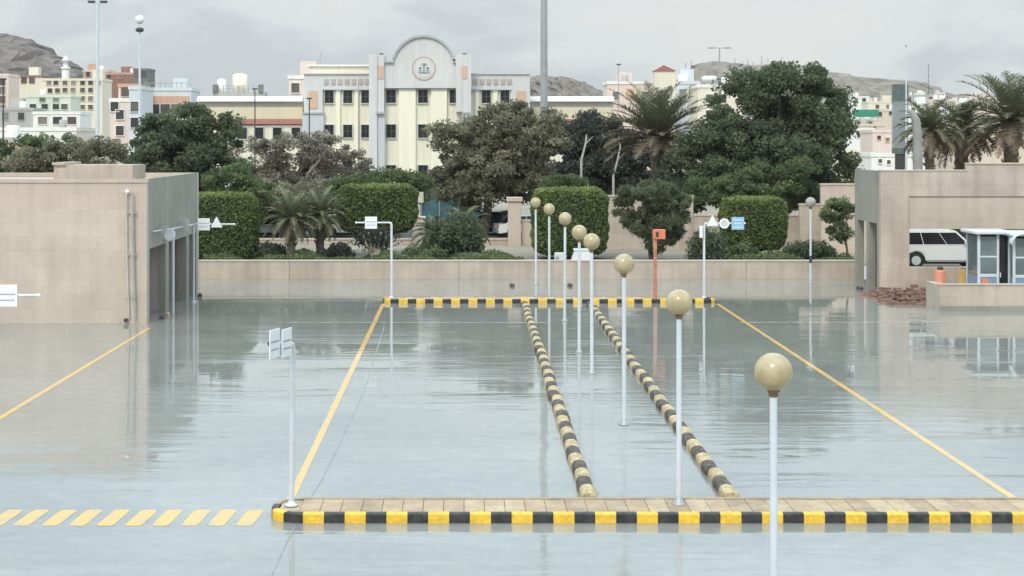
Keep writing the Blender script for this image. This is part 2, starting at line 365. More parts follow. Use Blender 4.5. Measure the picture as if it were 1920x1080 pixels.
mb = MB(); mb.box(23.0, 45, 72.97, 73.4, 5.882, 5.95); mb.box(xl-.03, 22.998, 72.97, 73.4, 5.572, 5.63); mb.build('coping', M_concL, br, O)

# ---- low wall in front of the booths
t = thing('low_wall', 'short beige concrete wall in front of the glazed booths', 'wall', (19.5, 65.4, 0)); O = (19.5, 65.4, 0)
mb = MB(); mb.box(19.5, 40, 65.4, 65.7, 0, 1.05); mb.box(19.502, 19.8, 65.702, 67.4, 0, 1.05); mb.build('wall_panel', M_conc, t, O)
mb = MB(); mb.box(19.47, 40, 65.36, 65.74, 1.052, 1.1); mb.build('coping', M_concL, t, O)
mb = MB(); mb.box(19.47, 40, 65.33, 65.398, 0, .2); mb.build('plinth', M_concG, t, O)

# ---- traffic islands
def island(label, x0, x1, y0, y1, h, period, phase, mirror_black=True):
    t = thing('traffic_island', label, 'traffic island', (x0, y0, 0)); O = (x0, y0, 0)
    r = (y1-y0)*.42
    # outline
    def arc(cx, cy, a0, a1): return [(cx+r*math.cos(R(a)), cy+r*math.sin(R(a))) for a in np.linspace(a0, a1, 7)]
    pts = arc(x0+r, y0+r, 180, 270)+arc(x1-r, y0+r, 270, 360)+arc(x1-r, y1-r, 0, 90)+arc(x0+r, y1-r, 90, 180)
    pts.append(pts[0])
    kw = .14
    # walk outline, cut it at the stripe boundaries
    seg = []; 
    P = [Vector(p) for p in pts]; cx = (x0+x1)/2; cy = (y0+y1)/2
    lens = [0]
    for a, b in zip(P[:-1], P[1:]): lens.append(lens[-1]+(b-a).length)
    tot = lens[-1]
    def at(s):
        for i in range(len(P)-1):
            if s <= lens[i+1]+1e-6: return P[i].lerp(P[i+1], (s-lens[i])/max(1e-6, lens[i+1]-lens[i]))
        return P[-1]
    cuts = sorted(set([round(l, 5) for l in lens]+[round(phase+k*period/2, 5) for k in range(int(tot/period*2)+1) if 0 < phase+k*period/2 < tot]))
    mb = MB()
    def inner(p):
        return Vector((min(max(p.x, x0+r), x1-r), min(max(p.y, y0+r), y1-r)))
    for a, b in zip(cuts[:-1], cuts[1:]):
        if b-a < 1e-4: continue
        pa, pb = at(a), at(b); ia = pa+(inner(pa)-pa).normalized()*kw if (inner(pa)-pa).length > .01 else pa; ib = pb+(inner(pb)-pb).normalized()*kw if (inner(pb)-pb).length > .01 else pb
        k = int(math.floor(((a+b)/2-phase)/(period/2)))
        mi = k % 2 if (pa.y+pb.y)/2 < (y0+y1)/2+.1 else 2
        bv = .025
        ja = pa+(ia-pa)*.18; jb = pb+(ib-pb)*.18
        mb.add([(pa.x, pa.y, 0), (pb.x, pb.y, 0), (pb.x, pb.y, h-bv), (pa.x, pa.y, h-bv), (jb.x, jb.y, h), (ja.x, ja.y, h), (ib.x, ib.y, h), (ia.x, ia.y, h), (ib.x, ib.y, h-.03), (ia.x, ia.y, h-.03)],
               [(0, 1, 2, 3), (3, 2, 4, 5), (5, 4, 6, 7), (7, 6, 8, 9)], mi)
    mb.build('kerb', [M_yellow, M_black, M_tile2], t, O)
    mb = MB(); n = int((x1-x0-2*kw)/.38)
    for i in range(n):
        xa = x0+kw+.02+i*.38; ya, yb = (y0+kw+.01, y1-kw-.01) if i not in (0, n-1) else (y0+kw+.08, y1-kw-.08)
        mb.box(xa+.005, xa+.375, ya, yb, h-.08, h-.012-random.random()*.008, random.choice([0, 0, 1, 2]))
    mb.build('paving', [M_tile, M_tile2, M_tile3], t, O)
    mb = MB(); mb.box(x0+.2, x1-.2, y0+.145, y1-.145, 0, h-.085); mb.build('bed', M_soil, t, O)
    return t
island('long paved island in the foreground with black and yellow striped kerb', -3.56, 11.3, 29.2, 30.55, .18, .762, .2)
island('far paved island below the beige wall with black and yellow kerb', -3.45, 10.85, 68.4, 69.8, .18, .745, .3)

# ---- bumper rows (half round blocks alternately cream and black)
def block(mname, m, label, group):
    mb = MB(); Lb = .74; n = 9
    prof = [(.148, 0), (.155, .06), (.145, .12), (.115, .165), (.06, .19), (0, .2)]
    pr = [(-a, z) for a, z in prof]+[(a, z) for a, z in prof[::-1][1:]]
    vs = []; ys = [0, .03, .06, Lb-.06, Lb-.03, Lb]; sc = [.82, .94, 1, 1, .94, .82]
    for y, s_ in zip(ys, sc): vs += [(a*s_, y, z*s_) for a, z in pr]
    k = len(pr)
    fs = [(i*k+j, i*k+j+1, (i+1)*k+j+1, (i+1)*k+j) for i in range(len(ys)-1) for j in range(k-1)]
    fs += [list(range(k))[::-1], list(range((len(ys)-1)*k, len(ys)*k))]
    mb.add(vs, fs, 0, False)
    o = mb.build('bumper_block', m); return tag(o, label, 'bumper block', group)
ORD = 'first second third fourth fifth sixth seventh eighth ninth tenth eleventh twelfth thirteenth fourteenth fifteenth sixteenth seventeenth eighteenth nineteenth twentieth twenty-first twenty-second twenty-third twenty-fourth twenty-fifth'.split()
def bump_row(xa, xb, side):
    la = f'cream half-round bumper block in the {side} row between the two islands'; lb = f'black half-round bumper block in the {side} row between the two islands'
    A = block('a', M_cream, la, f'cream blocks of the {side} bumper row'); B = block('b', M_blockblk, lb, f'black blocks of the {side} bumper row')
    n = 0
    y = 30.95
    while y < 67.3:
        src = A if n % 2 == 0 else B
        o = src if n < 2 else src.copy()
        if n >= 2: C.collection.objects.link(o)
        tt = (y-30.9)/37; o.location = (xa+(xb-xa)*tt+random.gauss(0, .012), y, 0); o.rotation_euler = (0, 0, random.gauss(0, .02)); 
        o['label'] = f"{ORD[n//2]} {'cream' if n % 2 == 0 else 'black'} bumper block of the {side} row, counted from the front island"; o['group'] = f'blocks of the {side} bumper row'
        y += .795; n += 1
    return A, B
bA, bB = bump_row(2.44, 2.62, 'left'); bump_row(5.20, 5.38, 'right')
def extra_block(x, y, rot, label, black=True):
    o = (bB if black else bA).copy(); C.collection.objects.link(o); o.location = (x, y, 0); o.rotation_euler = (0, 0, rot); o['label'] = label
    del o['group']; o.scale = (.62, .6, .75); return o
extra_block(2.38, 76.2, .15, 'single black bumper block left of the lamp row at the foot of the far wall')
extra_block(5.15, 76.2, .15, 'single black bumper block among the lamp poles at the foot of the far wall')
extra_block(-11.75, 62.4, .1, 'black bumper block lying nearest the first garage bay on the left')
extra_block(-11.72, 63.3, .1, 'cream bumper block behind a black one at the first left garage bay', False)
extra_block(-11.72, 71.2, .1, 'black bumper block at the farthest garage bay of the left building')
extra_block(-17.55, 60.3, 1.3, 'black bumper block by the left frame edge before the beige building')
for o_, px in ((C.objects[-1] if False else None, 0),): pass
extra_block(18.6, 74.6, .2, 'black bumper block at the corner of the right concrete building')
extra_block(18.75, 72.2, -.3, 'black bumper block next to the pile of red bricks')

# ---- globe lamps
def globe_mat():
    m = bpy.data.materials.new('yellowed globe plastic'); m.use_nodes = True; nt = m.node_tree; N = nt.nodes.new; L = nt.links.new
    p = nt.nodes['Principled BSDF']; g = N('ShaderNodeTexCoord'); n = N('ShaderNodeTexNoise'); n.inputs['Scale'].default_value = 7; n.inputs['Detail'].default_value = 6
    L(g.outputs['Object'], n.inputs[0])
    r = N('ShaderNodeValToRGB'); a = r.color_ramp.elements; a[0].position = .35; a[0].color = (.47, .365, .195, 1); a[1].position = .62; a[1].color = (.57, .475, .295, 1)
    L(n.outputs[0], r.inputs[0]); L(r.outputs[0], p.inputs['Base Color']); p.inputs['Roughness'].default_value = .25
    p.inputs['Subsurface Weight'].default_value = .15; p.inputs['Transmission Weight'].default_value = .22
    return m
M_globe = globe_mat()
M_coll = mat('rusty collar', (.22, .14, .08), .7, .3, 8)
def lamp():
    t = thing('globe_lamp', '', 'lamp', (0, 0, 0), 0, 'globe lamps in a row down the middle of the deck')
    mb = MB(); mb.tube([(0, 0, .02), (0, 0, 3.69)], [.054, .05], 14); mb.build('pole', M_pole, t)
    mb = MB(); mb.lathe((0, 0, 0), [(.0, 0), (.13, 0), (.13, .025), (.085, .04), (.075, .12), (.062, .14)], 16)
    mb.build('base_plate', M_galv, t)
    mb = MB(); mb.lathe((0, 0, 3.52), [(.053, .10), (.062, .115), (.062, .15), (.08, .17), (.095, .215), (.0, .22)], 16); mb.build('collar', M_coll, t)
    mb = MB(); mb.sphere((0, 0, 3.95), .25, u=32, v=20); mb.build('globe', M_globe, t)
    mb = MB()
    mb.tube([(0, 0, 3.74), (0, 0, 3.86)], .05, 10); mb.sphere((0, 0, 3.93), .08, u=12, v=8); mb.build('bulb', M_white, t)
    return t
lp = lamp()
LP = [(4.09, 21.03, 0, 'nearest globe lamp, its pole running out of the frame bottom'),
      (4.05, 30.0, .16, 'second nearest globe lamp, standing on the foreground striped island'),
      (3.96, 39.3, 0, 'third nearest globe lamp, standing in water between the bumper rows'),
      (3.86, 47.9, 0, 'fourth nearest globe lamp, its globe overlapping the paler one behind'),
      (3.82, 52.6, 0, 'fifth nearest globe lamp, its globe partly behind a yellower one'),
      (3.93, 61.8, 0, 'sixth nearest globe lamp, its globe in front of the big clipped hedge'),
      (3.80, 70.4, 0, 'seventh nearest globe lamp, just past the far striped kerb'),
      (3.54, 77.5, 0, 'farthest globe lamp of the row, its globe beside the hedge corner')]
for i, (x, y, z, lab) in enumerate(LP):
    o = lp if i == 0 else dup(lp, (0, 0, 0))
    o.location = (x, y, z); o['label'] = lab
    o.scale = (1, 1, (3.95-z)/3.95) if z else (1, 1, 1)
    o.rotation_euler = (R(random.gauss(0, .15)), R(random.gauss(0, .15)), random.random()*6)
o = dup(lp, (16.95, 78.0, 0), 'lone globe lamp near the wall by the right building, with a grey globe'); o['group'] = 'lone globe lamp'; del o['group']; o.rotation_euler = (0, 0, 1)
for ch in o.children:
    if ch.name.startswith('globe'):
        ch.data = ch.data.copy(); ch.data.materials.clear(); ch.data.materials.append(mat('grey dusty globe', (.34, .31, .28), .4, .15, 3))
mb = MB(); mb.tube([(0, 0, 1.0), (0, 0, 1.35)], .075, 12); mb.build('band', M_dkmetal, o)

# ---- sign poles
def plate_square(mb, x, y, z, s=.5, mi=0): mb.bbox(x-s/2, x+s/2, y-.02, y+.0, z-s/2, z+s/2, .006, mi)
def plate_tri(mb, x, y, z, s=.5, mi=0):
    mb.prism([(x-s/2, z-s*.42), (x+s/2, z-s*.42), (x+.02, z+s*.48), (x-.02, z+s*.48)], y-.02, y, mi)
def plate_disc(mb, x, y, z, r=.24, mi=0):
    mb.prism([(x+r*math.cos(a), z+r*math.sin(a)) for a in np.linspace(0, 2*math.pi, 29)[:-1]], y-.02, y, mi)
def signpole(label, loc, h, armlen, direction, plates, rotz=0, box=False, lean=0, rise=0):
    t = thing('sign_pole', label, 'sign pole', loc, rotz); s = direction
    mb = MB(); mb.tube([(0, 0, 0), (0, 0, h-.08), (s*.03, 0, h-.02), (s*.1, 0, h)], [.056, .05, .05, .045], 12); mb.lathe((0, 0, 0), [(0, 0), (.13, 0), (.13, .03), (.07, .05), (.058, .1)], 14); mb.build('pole', M_pole, t)
    mb = MB(); mb.tube([(s*.1, 0, h), (s*armlen, 0, h+rise)], .038, 10); mb.build('arm', M_pole, t)
    mb = MB(); mb.sphere((s*(armlen), 0, h+rise), .05, u=10, v=8); mb.build('end_cap', M_dkmetal if rotz else M_white, t)
    for kind, dx, dz in plates:
        zz = h+dz+rise*dx/armlen
        mb = MB(); k = s*dx
        if kind == 'sq':
            plate_square(mb, k, -.05, zz, .52); mb.box(k-.22, k+.22, -.073, -.0705, zz+.02, zz+.05, 1); mb.box(k-.2, k+.2, -.073, -.0705, zz-.12, zz-.09, 1); p = mb.build('sign_plate', [M_white, M_galv], t)
        elif kind == 'tri':
            plate_tri(mb, k, -.05, zz, .5); p = mb.build('warning_plate', [M_white], t)
        elif kind == 'disc':
            plate_disc(mb, k, -.05, zz, .22); mb.prism([(k+.15*math.cos(a), zz+.15*math.sin(a)) for a in np.linspace(0, 2*math.pi, 25)[:-1]], -.074, -.0702, 1); p = mb.build('round_plate', [M_white, mat('pale sign face', (.62, .60, .56), .5)], t)
        elif kind == 'blue':
            plate_square(mb, k, -.05, zz, .54)
            for q, wq in enumerate((.4, .3, .42)):
                mb.box(k-wq/2, k+wq/2, -.0735, -.0705, zz+.14-q*.16, zz+.165-q*.16, 1)
            p = mb.build('blue_plate', [M_blue, M_white], t)
    if box:
        mb = MB(); mb.bbox(-.2, -.065, -.1, .06, h-.62, h-.12, .015); mb.build('junction_box', M_white, t)
    mb = MB()
    for kind, dx, dz in plates: mb.box(s*dx-.03, s*dx+.03, -.048, .05, h-.06+rise*dx/armlen, h+.06+rise*dx/armlen)
    mb.build('clamp', M_galv, t)
    return t
signpole('white sign pole on the far island, arm to the left with one square plate', (X(734, 69.1), 69.1, .17), 3.25, 1.52, -1, [('sq', .88, 0)])
signpole('white sign pole on the far island with triangle, disc and blue square plates', (X(1320, 69.1), 69.1, .17), 3.22, 1.75, 1, [('tri', .36, .1), ('disc', .87, 0), ('blue', 1.45, 0)], box=True)
signpole('white sign pole by the farthest left garage bay, arm with square and triangle', (-11.6, 68.9, 0), 3.36, 1.75, 1, [('sq', .45, 0), ('tri', 1.0, .08)])
signpole('sign pole outside the left frame edge whose arm and square plate reach in', (-11.65, 38, 0), 3.3, 1.57, 1, [('sq', .82, .0)])
t = signpole('leaning white sign pole on the foreground island corner, two plates edge-on', (-3.2, 29.85, .17), 3.02, 1.25, -1, [('sq', 1.18, 0), ('sq', .52, .02)], rotz=R(62), rise=.12)
t.rotation_euler = (0, R(1.6), R(77))
# pole with mirror at the left bays
t = thing('mirror_pole', 'grey pole with round mirror and pale sign plates before the first left bays', 'pole', (-11.72, 64.7, 0))
mb = MB(); mb.tube([(0, 0, 0), (0, 0, 3.25)], .06, 12); mb.build('pole', M_pole, t)
mb = MB(); mb.tube([(-.12, -.1, 3.42), (.02, 0, 3.24)], .03, 8)
mb.prism([(-.12+.24*math.cos(a), 3.17+.24*math.sin(a)) for a in np.linspace(0, 2*math.pi, 25)[:-1]], -.16, -.1); mb.build('mirror_disc', M_white, t)
mb = MB(); mb.tube([(-.28, -2.8, 3.45), (-.02, 0, 3.4), (.2, 3.4, 3.38)], .03, 8); mb.build('arm', M_pole, t)
M_pale = mat('shade-grey plate', (.42, .42, .40), .6)  # grey instead of white: the plates' shade is in their colour
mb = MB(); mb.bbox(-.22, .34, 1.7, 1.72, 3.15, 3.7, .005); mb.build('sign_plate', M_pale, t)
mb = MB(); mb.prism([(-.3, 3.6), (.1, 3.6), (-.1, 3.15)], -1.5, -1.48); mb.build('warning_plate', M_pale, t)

# ---- orange post
t = thing('barrier_post', 'orange painted post with box head standing on the far island', 'post', (X(1229, 68.9), 68.9, .17)); 
mb = MB(); mb.prism([(-.09, 0), (.09, 0), (.08, .1), (.05, 1.9), (.06, 2.35), (.02, 2.9), (-.14, 2.9), (-.08, 1.9)], -.05, .05); mb.build('post', M_orange, t)
mb = MB(); mb.bbox(-.1, .42, -.12, .12, 2.55, 2.97, .03); mb.build('head_box', mat('bright orange paint', (.66, .19, .09), .45, .1, 3), t)
mb = MB(); mb.box(.0, .12, -.14, -.121, 2.66, 2.86); mb.build('slot', M_dkmetal, t)

# ================================================================== VEGETATION
def quads(cent, size, rs, up=.3, aspect=.6):
    n = len(cent); d = rs.normal(size=(n, 3)); d /= np.linalg.norm(d, axis=1)[:, None]
    e = rs.normal(size=(n, 3)); e -= (e*d).sum(1)[:, None]*d; e /= np.linalg.norm(e, axis=1)[:, None]
    s = size*(.6+.8*rs.random(n))[:, None]
    a = d*s/2; b = e*s*aspect/2
    V = np.stack([cent-a, cent+b*1.1, cent+a, cent-b*1.1], 1).reshape(-1, 3)
    return V
def foliage(name, V, tones, m, parent, origin, extra=None):
    n = len(V)//4
    me = bpy.data.meshes.new(name)
    me.vertices.add(len(V)); me.vertices.foreach_set('co', (V-np.array(origin)).astype('f').ravel())
    me.loops.add(n*4); me.loops.foreach_set('vertex_index', np.arange(n*4, dtype='i'))
    me.polygons.add(n); me.polygons.foreach_set('loop_start', np.arange(0, n*4, 4, dtype='i'))
    a = me.attributes.new('tone', 'FLOAT', 'FACE'); a.data.foreach_set('value', np.clip(tones, 0, 1).astype('f'))
    me.materials.append(m); me.update(calc_edges=True)
    o = bpy.data.objects.new(name, me); C.collection.objects.link(o)
    if parent: o.parent = parent
    else: o.location = origin
    return o
def tree(label, D, trunkpx, basez, blobs, m, n=16000, leaf=.26, clumps=120, csz=.55, bark=M_bark, seed=1, rad=.22, kind='leafy_tree', depthf=.8, limbs=9, group=None, aspect=.6):
    # blobs: (px, py, rx_px, ry_px) ellipses on the crown at distance D, given a real depth
    n = int(n*1.35); leaf *= .84
    rs = np.random.default_rng(seed); s = D/F
    B = [(X(px, D), D+rs.uniform(-.3, .3)*rx*s*depthf, Z(py, D), rx*s, rx*s*depthf, ry*s) for px, py, rx, ry in blobs]
    x0 = X(trunkpx, D); O = (x0, D, basez)
    t = thing(kind, label, 'tree', O, 0, group)
    wts = np.array([b[3]*b[5]*b[4] for b in B])**.75; wts /= wts.sum()
    idx = rs.choice(len(B), clumps, p=wts); Bn = np.array(B)[idx]
    d = rs.normal(size=(clumps, 3)); d /= np.linalg.norm(d, axis=1)[:, None]
    rr = (.45+.55*rs.random(clumps)**.5)[:, None]
    cc = Bn[:, :3]+d*rr*Bn[:, 3:]
    ct = rs.normal(.45, .2, clumps); csize = csz*(.6+.9*rs.random(clumps))
    pick = rs.integers(0, clumps, n); off = rs.normal(size=(n, 3)); off /= np.linalg.norm(off, axis=1)[:, None]
    off *= (rs.random(n)**.5)[:, None]*csize[pick][:, None]*np.array([1.15, 1.15, .8])
    V = quads(cc[pick]+off, leaf, rs, aspect=aspect)
    foliage('crown', V, ct[pick]+rs.normal(0, .13, n), m, t, O)
    mb = MB(); top = Vector((float(np.mean([b[0] for b in B])), D, float(np.mean([b[2] for b in B]))))
    base = Vector(O); fork = base.lerp(top, .45); fork.z = basez+(top.z-basez)*.5
    mb.tube([base, base.lerp(fork, .5)+Vector((rs.normal()*.08, 0, 0)), fork], [rad*1.25, rad, rad*.85], 9)
    order = rs.choice(clumps, limbs, replace=False)
    for k in order:
        e = Vector(cc[k]); mid = fork.lerp(e, .5)+Vector((rs.normal()*.25, rs.normal()*.25, .2))
        mb.tube([fork-Vector((0, 0, .1)), mid, e], [rad*.55, rad*.32, rad*.1], 6)
    mb.build('trunk', bark, t, O)
    return t
G_dark = leafmat('dark green leaves', [(.098, .122, .078), (.140, .170, .100), (.21, .24, .13)])
G_mid = leafmat('green leaves', [(0.080, 0.112, 0.054), (0.160, 0.203, 0.096), (0.288, 0.323, 0.160)])
G_olive = leafmat('olive leaves', [(0.142, 0.137, 0.093), (0.257, 0.244, 0.163), (0.418, 0.398, 0.268)])
G_brown = leafmat('dry brown leaves', [(0.144, 0.132, 0.102), (0.288, 0.252, 0.198), (0.500, 0.456, 0.384)])
G_blue = leafmat('blue green leaves', [(.062, .070, .060), (.095, .105, .090), (.15, .16, .135)])
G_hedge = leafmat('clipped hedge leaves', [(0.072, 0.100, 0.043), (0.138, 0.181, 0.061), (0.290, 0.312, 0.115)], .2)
G_tuft = leafmat('tufted leaves', [(.105, .12, .07), (.16, .185, .105), (.26, .29, .18)])
G_palm = leafmat('palm leaves', [(0.187, 0.144, 0.103), (0.150, 0.144, 0.084), (0.140, 0.157, 0.089), (0.206, 0.233, 0.140)], .2)
G_palmd = leafmat('dusty palm leaves', [(0.236, 0.169, 0.123), (0.184, 0.148, 0.102), (0.139, 0.143, 0.087), (0.175, 0.194, 0.113)], .2)

zG = .7
tree('dark broad-leaved tree rising behind the left concrete building', 104, 345, zG, [(300, 265, 45, 48), (345, 235, 48, 38), (400, 262, 52, 48), (330, 300, 84, 40), (395, 315, 70, 45), (285, 320, 48, 36), (428, 242, 24, 24), (345, 360, 75, 50)], G_dark, n=30000, leaf=.28, clumps=230, csz=.55, seed=11, rad=.3)
tree('low brownish leafy tree behind the roof of the left building', 96, 150, zG, [(70, 305, 60, 26), (130, 285, 60, 32), (190, 300, 40, 40), (215, 275, 14, 35), (100, 340, 90, 30)], G_olive, n=20000, leaf=.22, clumps=170, csz=.42, seed=12)
tree('dusty dark tree at the left frame edge behind the concrete block', 100, -10, zG, [(-30, 290, 50, 30), (10, 312, 35, 16), (60, 268, 26, 8)], G_mid, n=6000, leaf=.26, clumps=50, csz=.5, seed=13)
tree('sparse brown-leaved tree with pale twigs before the arched building', 112, 560, zG, [(480, 300, 46, 42), (545, 285, 62, 36), (610, 285, 58, 38), (655, 310, 42, 36), (520, 345, 80, 36), (610, 350, 80, 36), (590, 262, 34, 14), (450, 330, 30, 30)], G_brown, n=26000, leaf=.2, clumps=330, csz=.42, bark=M_barkp, seed=14, limbs=44, rad=.2)
tree('grey-brown thin tree low behind the small palms', 102, 530, zG, [(470, 370, 50, 36), (540, 375, 60, 32), (610, 370, 50, 34)], G_olive, n=13000, leaf=.2, clumps=130, csz=.42, seed=25, limbs=14, bark=M_barkp)
tree('olive green round tree left of the tall mast', 104, 905, zG, [(870, 275, 66, 50), (930, 245, 76, 48), (995, 275, 64, 56), (900, 325, 88, 46), (980, 330, 72, 46), (835, 255, 30, 26), (965, 216, 40, 22), (880, 360, 60, 28), (1030, 240, 30, 32)], G_olive, n=46000, leaf=.25, clumps=380, csz=.52, seed=15, rad=.3)
tree('dark blue-green tree with white bare limbs beside the brown palm', 112, 1120, zG, [(1090, 260, 50, 48), (1140, 280, 60, 60), (1110, 330, 70, 45), (1190, 310, 60, 58), (1130, 350, 90, 20), (1085, 225, 14, 20), (1105, 215, 9, 16), (1215, 270, 50, 40), (1045, 300, 36, 56), (1065, 345, 50, 36)], G_blue, n=42000, leaf=.27, clumps=270, csz=.58, seed=16, bark=M_barkp, limbs=22)
tree('huge dense green tree towering right of the brown palm', 98, 1430, zG, [(1400, 215, 80, 62), (1470, 180, 80, 56), (1540, 215, 66, 66), (1370, 290, 95, 66), (1460, 290, 110, 74), (1550, 290, 58, 62), (1420, 345, 130, 52), (1310, 335, 66, 60), (1510, 355, 76, 42), (1485, 142, 52, 22), (1400, 158, 40, 26), (1280, 350, 50, 42), (1350, 240, 36, 40), (1560, 180, 30, 34), (1520, 150, 30, 20), (1570, 360, 30, 30)], G_dark, n=95000, leaf=.24, clumps=640, csz=.55, seed=17, rad=.45, limbs=16)
tree('greener leafy branch mass low in front of the huge tree', 94, 1440, zG, [(1430, 345, 66, 36), (1370, 360, 40, 30), (1500, 330, 34, 32), (1300, 360, 40, 34)], G_mid, n=14000, leaf=.2, clumps=120, csz=.4, seed=18, kind='leafy_tree')
tree('green rounded shrub tree behind the wide clipped hedge on the left', 101, 745, zG, [(700, 345, 34, 18), (745, 338, 44, 20), (785, 350, 34, 26), (655, 350, 34, 20)], G_mid, n=12000, leaf=.2, clumps=120, csz=.4, seed=19)
tree('bright green rounded shrub peeping over the tallest clipped hedge', 96, 1068, zG, [(1045, 342, 24, 12), (1075, 340, 28, 14)], G_mid, n=6000, leaf=.16, clumps=50, csz=.3, seed=20)
tree('small dark tree against the side of the right concrete building', 81.8, 1590, zG, [(1570, 400, 26, 26), (1592, 385, 16, 18), (1578, 430, 22, 20)], G_mid, n=4000, leaf=.16, clumps=60, csz=.22, seed=21, rad=.06)
tree('dark leafy tree filling the gap behind the left clipped hedge', 99, 455, zG, [(430, 345, 44, 36), (480, 360, 34, 34), (450, 400, 44, 44)], G_mid, n=13000, leaf=.22, clumps=120, csz=.42, seed=22)
tree('dark green tree behind the fence right of the wide clipped hedge', 118, 815, zG, [(790, 350, 40, 18), (830, 340, 40, 24), (870, 352, 34, 22)], G_dark, n=9000, leaf=.22, clumps=90, csz=.38, seed=23)
tree('dark trees seen through the car port opening over the car roof', 95, 1850, zG, [(1790, 440, 60, 22), (1880, 445, 60, 20)], G_dark, n=9000, leaf=.24, clumps=80, csz=.45, seed=24)
# bare white limbs inside the blue-green tree
# low shrubs
def shrub(label, D, px0, px1, ytop, ybot, m, seed, n=4500, leaf=.16, name='shrub'):
    rs = np.random.default_rng(seed); s = D/F; cx = (px0+px1)/2; w_ = (px1-px0)/2*s; zt = Z(ytop, D); zb = min(Z(ybot, D), zG+.1)
    O = (X(cx, D), D, zG)
    k = 40; a = rs.uniform(0, 2*math.pi, k); r = rs.random(k)**.5; cc = np.stack([O[0]+np.cos(a)*r*w_*.8, D+np.sin(a)*r*w_*.5, zG+(zt-zG)*(.25+.6*rs.random(k))*(1-.55*r**2)], 1)
    cs = (zt-zG)*.16+.1; tn = rs.normal(.45, .2, k); pick = rs.integers(0, k, n)
    off = rs.normal(size=(n, 3)); off /= np.linalg.norm(off, axis=1)[:, None]; off *= (rs.random(n)**.5)[:, None]*cs*1.3
    t = thing(name, label, 'shrub', O)
    foliage('foliage', quads(cc[pick]+off, leaf, rs), tn[pick]+rs.normal(0, .12, n), m, t, O)
    mb = MB()
    for q in cc[:8]: mb.tube([(O[0]+rs.normal()*.08, D, zG), tuple(q)], [.04, .015], 5)
    mb.build('stem', M_bark, t, O); return t
shrub('dark green shrub at the foot of the right sign pole', 83, 1290, 1360, 420, 486, G_dark, 31)
shrub('dark domed shrub near the lone lamp before the side wall', 83, 1465, 1572, 447, 486, G_dark, 32)
shrub('spreading dark shrub with drooping leaves between lamps and wide hedge', 85, 792, 912, 392, 476, G_dark, 33, n=8000, leaf=.2)
shrub('low dark shrub between the palms and the trunk cluster', 84, 610, 665, 455, 486, G_blue, 34, n=2500)
shrub('low dark shrub right of the left clipped hedge', 84, 470, 545, 455, 486, G_dark, 35, n=3000)
shrub('low rounded green shrub right of the trunk cluster', 84, 740, 850, 458, 486, G_mid, 36, n=3500)
shrub('small dark shrub below the square clipped hedge', 84, 1355, 1430, 455, 486, G_mid, 37, n=2500)
# ground cover behind the wall
rs = np.random.default_rng(5)
def cover(px0, px1, D0, D1, n, m):
    n = int(n); D = rs.uniform(D0, D1, n); x = X(rs.uniform(px0, px1, n), 82)
    z = zG+rs.random(n)*(.30+.18*np.sin(x*1.3)+.1*np.sin(x*3.1+D))
    return np.stack([x, D, z], 1)
Cc = np.concatenate([cover(385, 985, 80.9, 84.5, 22000, 0), cover(1350, 1600, 80.9, 83.5, 8000, 0)])
o = foliage('ground_cover', quads(Cc, .13, rs), rs.random(len(Cc)), G_mid, None, (0, 82, zG)); o['kind'] = 'stuff'; o['label'] = 'low dark green planting behind the far wall'; o['category'] = 'ground cover'

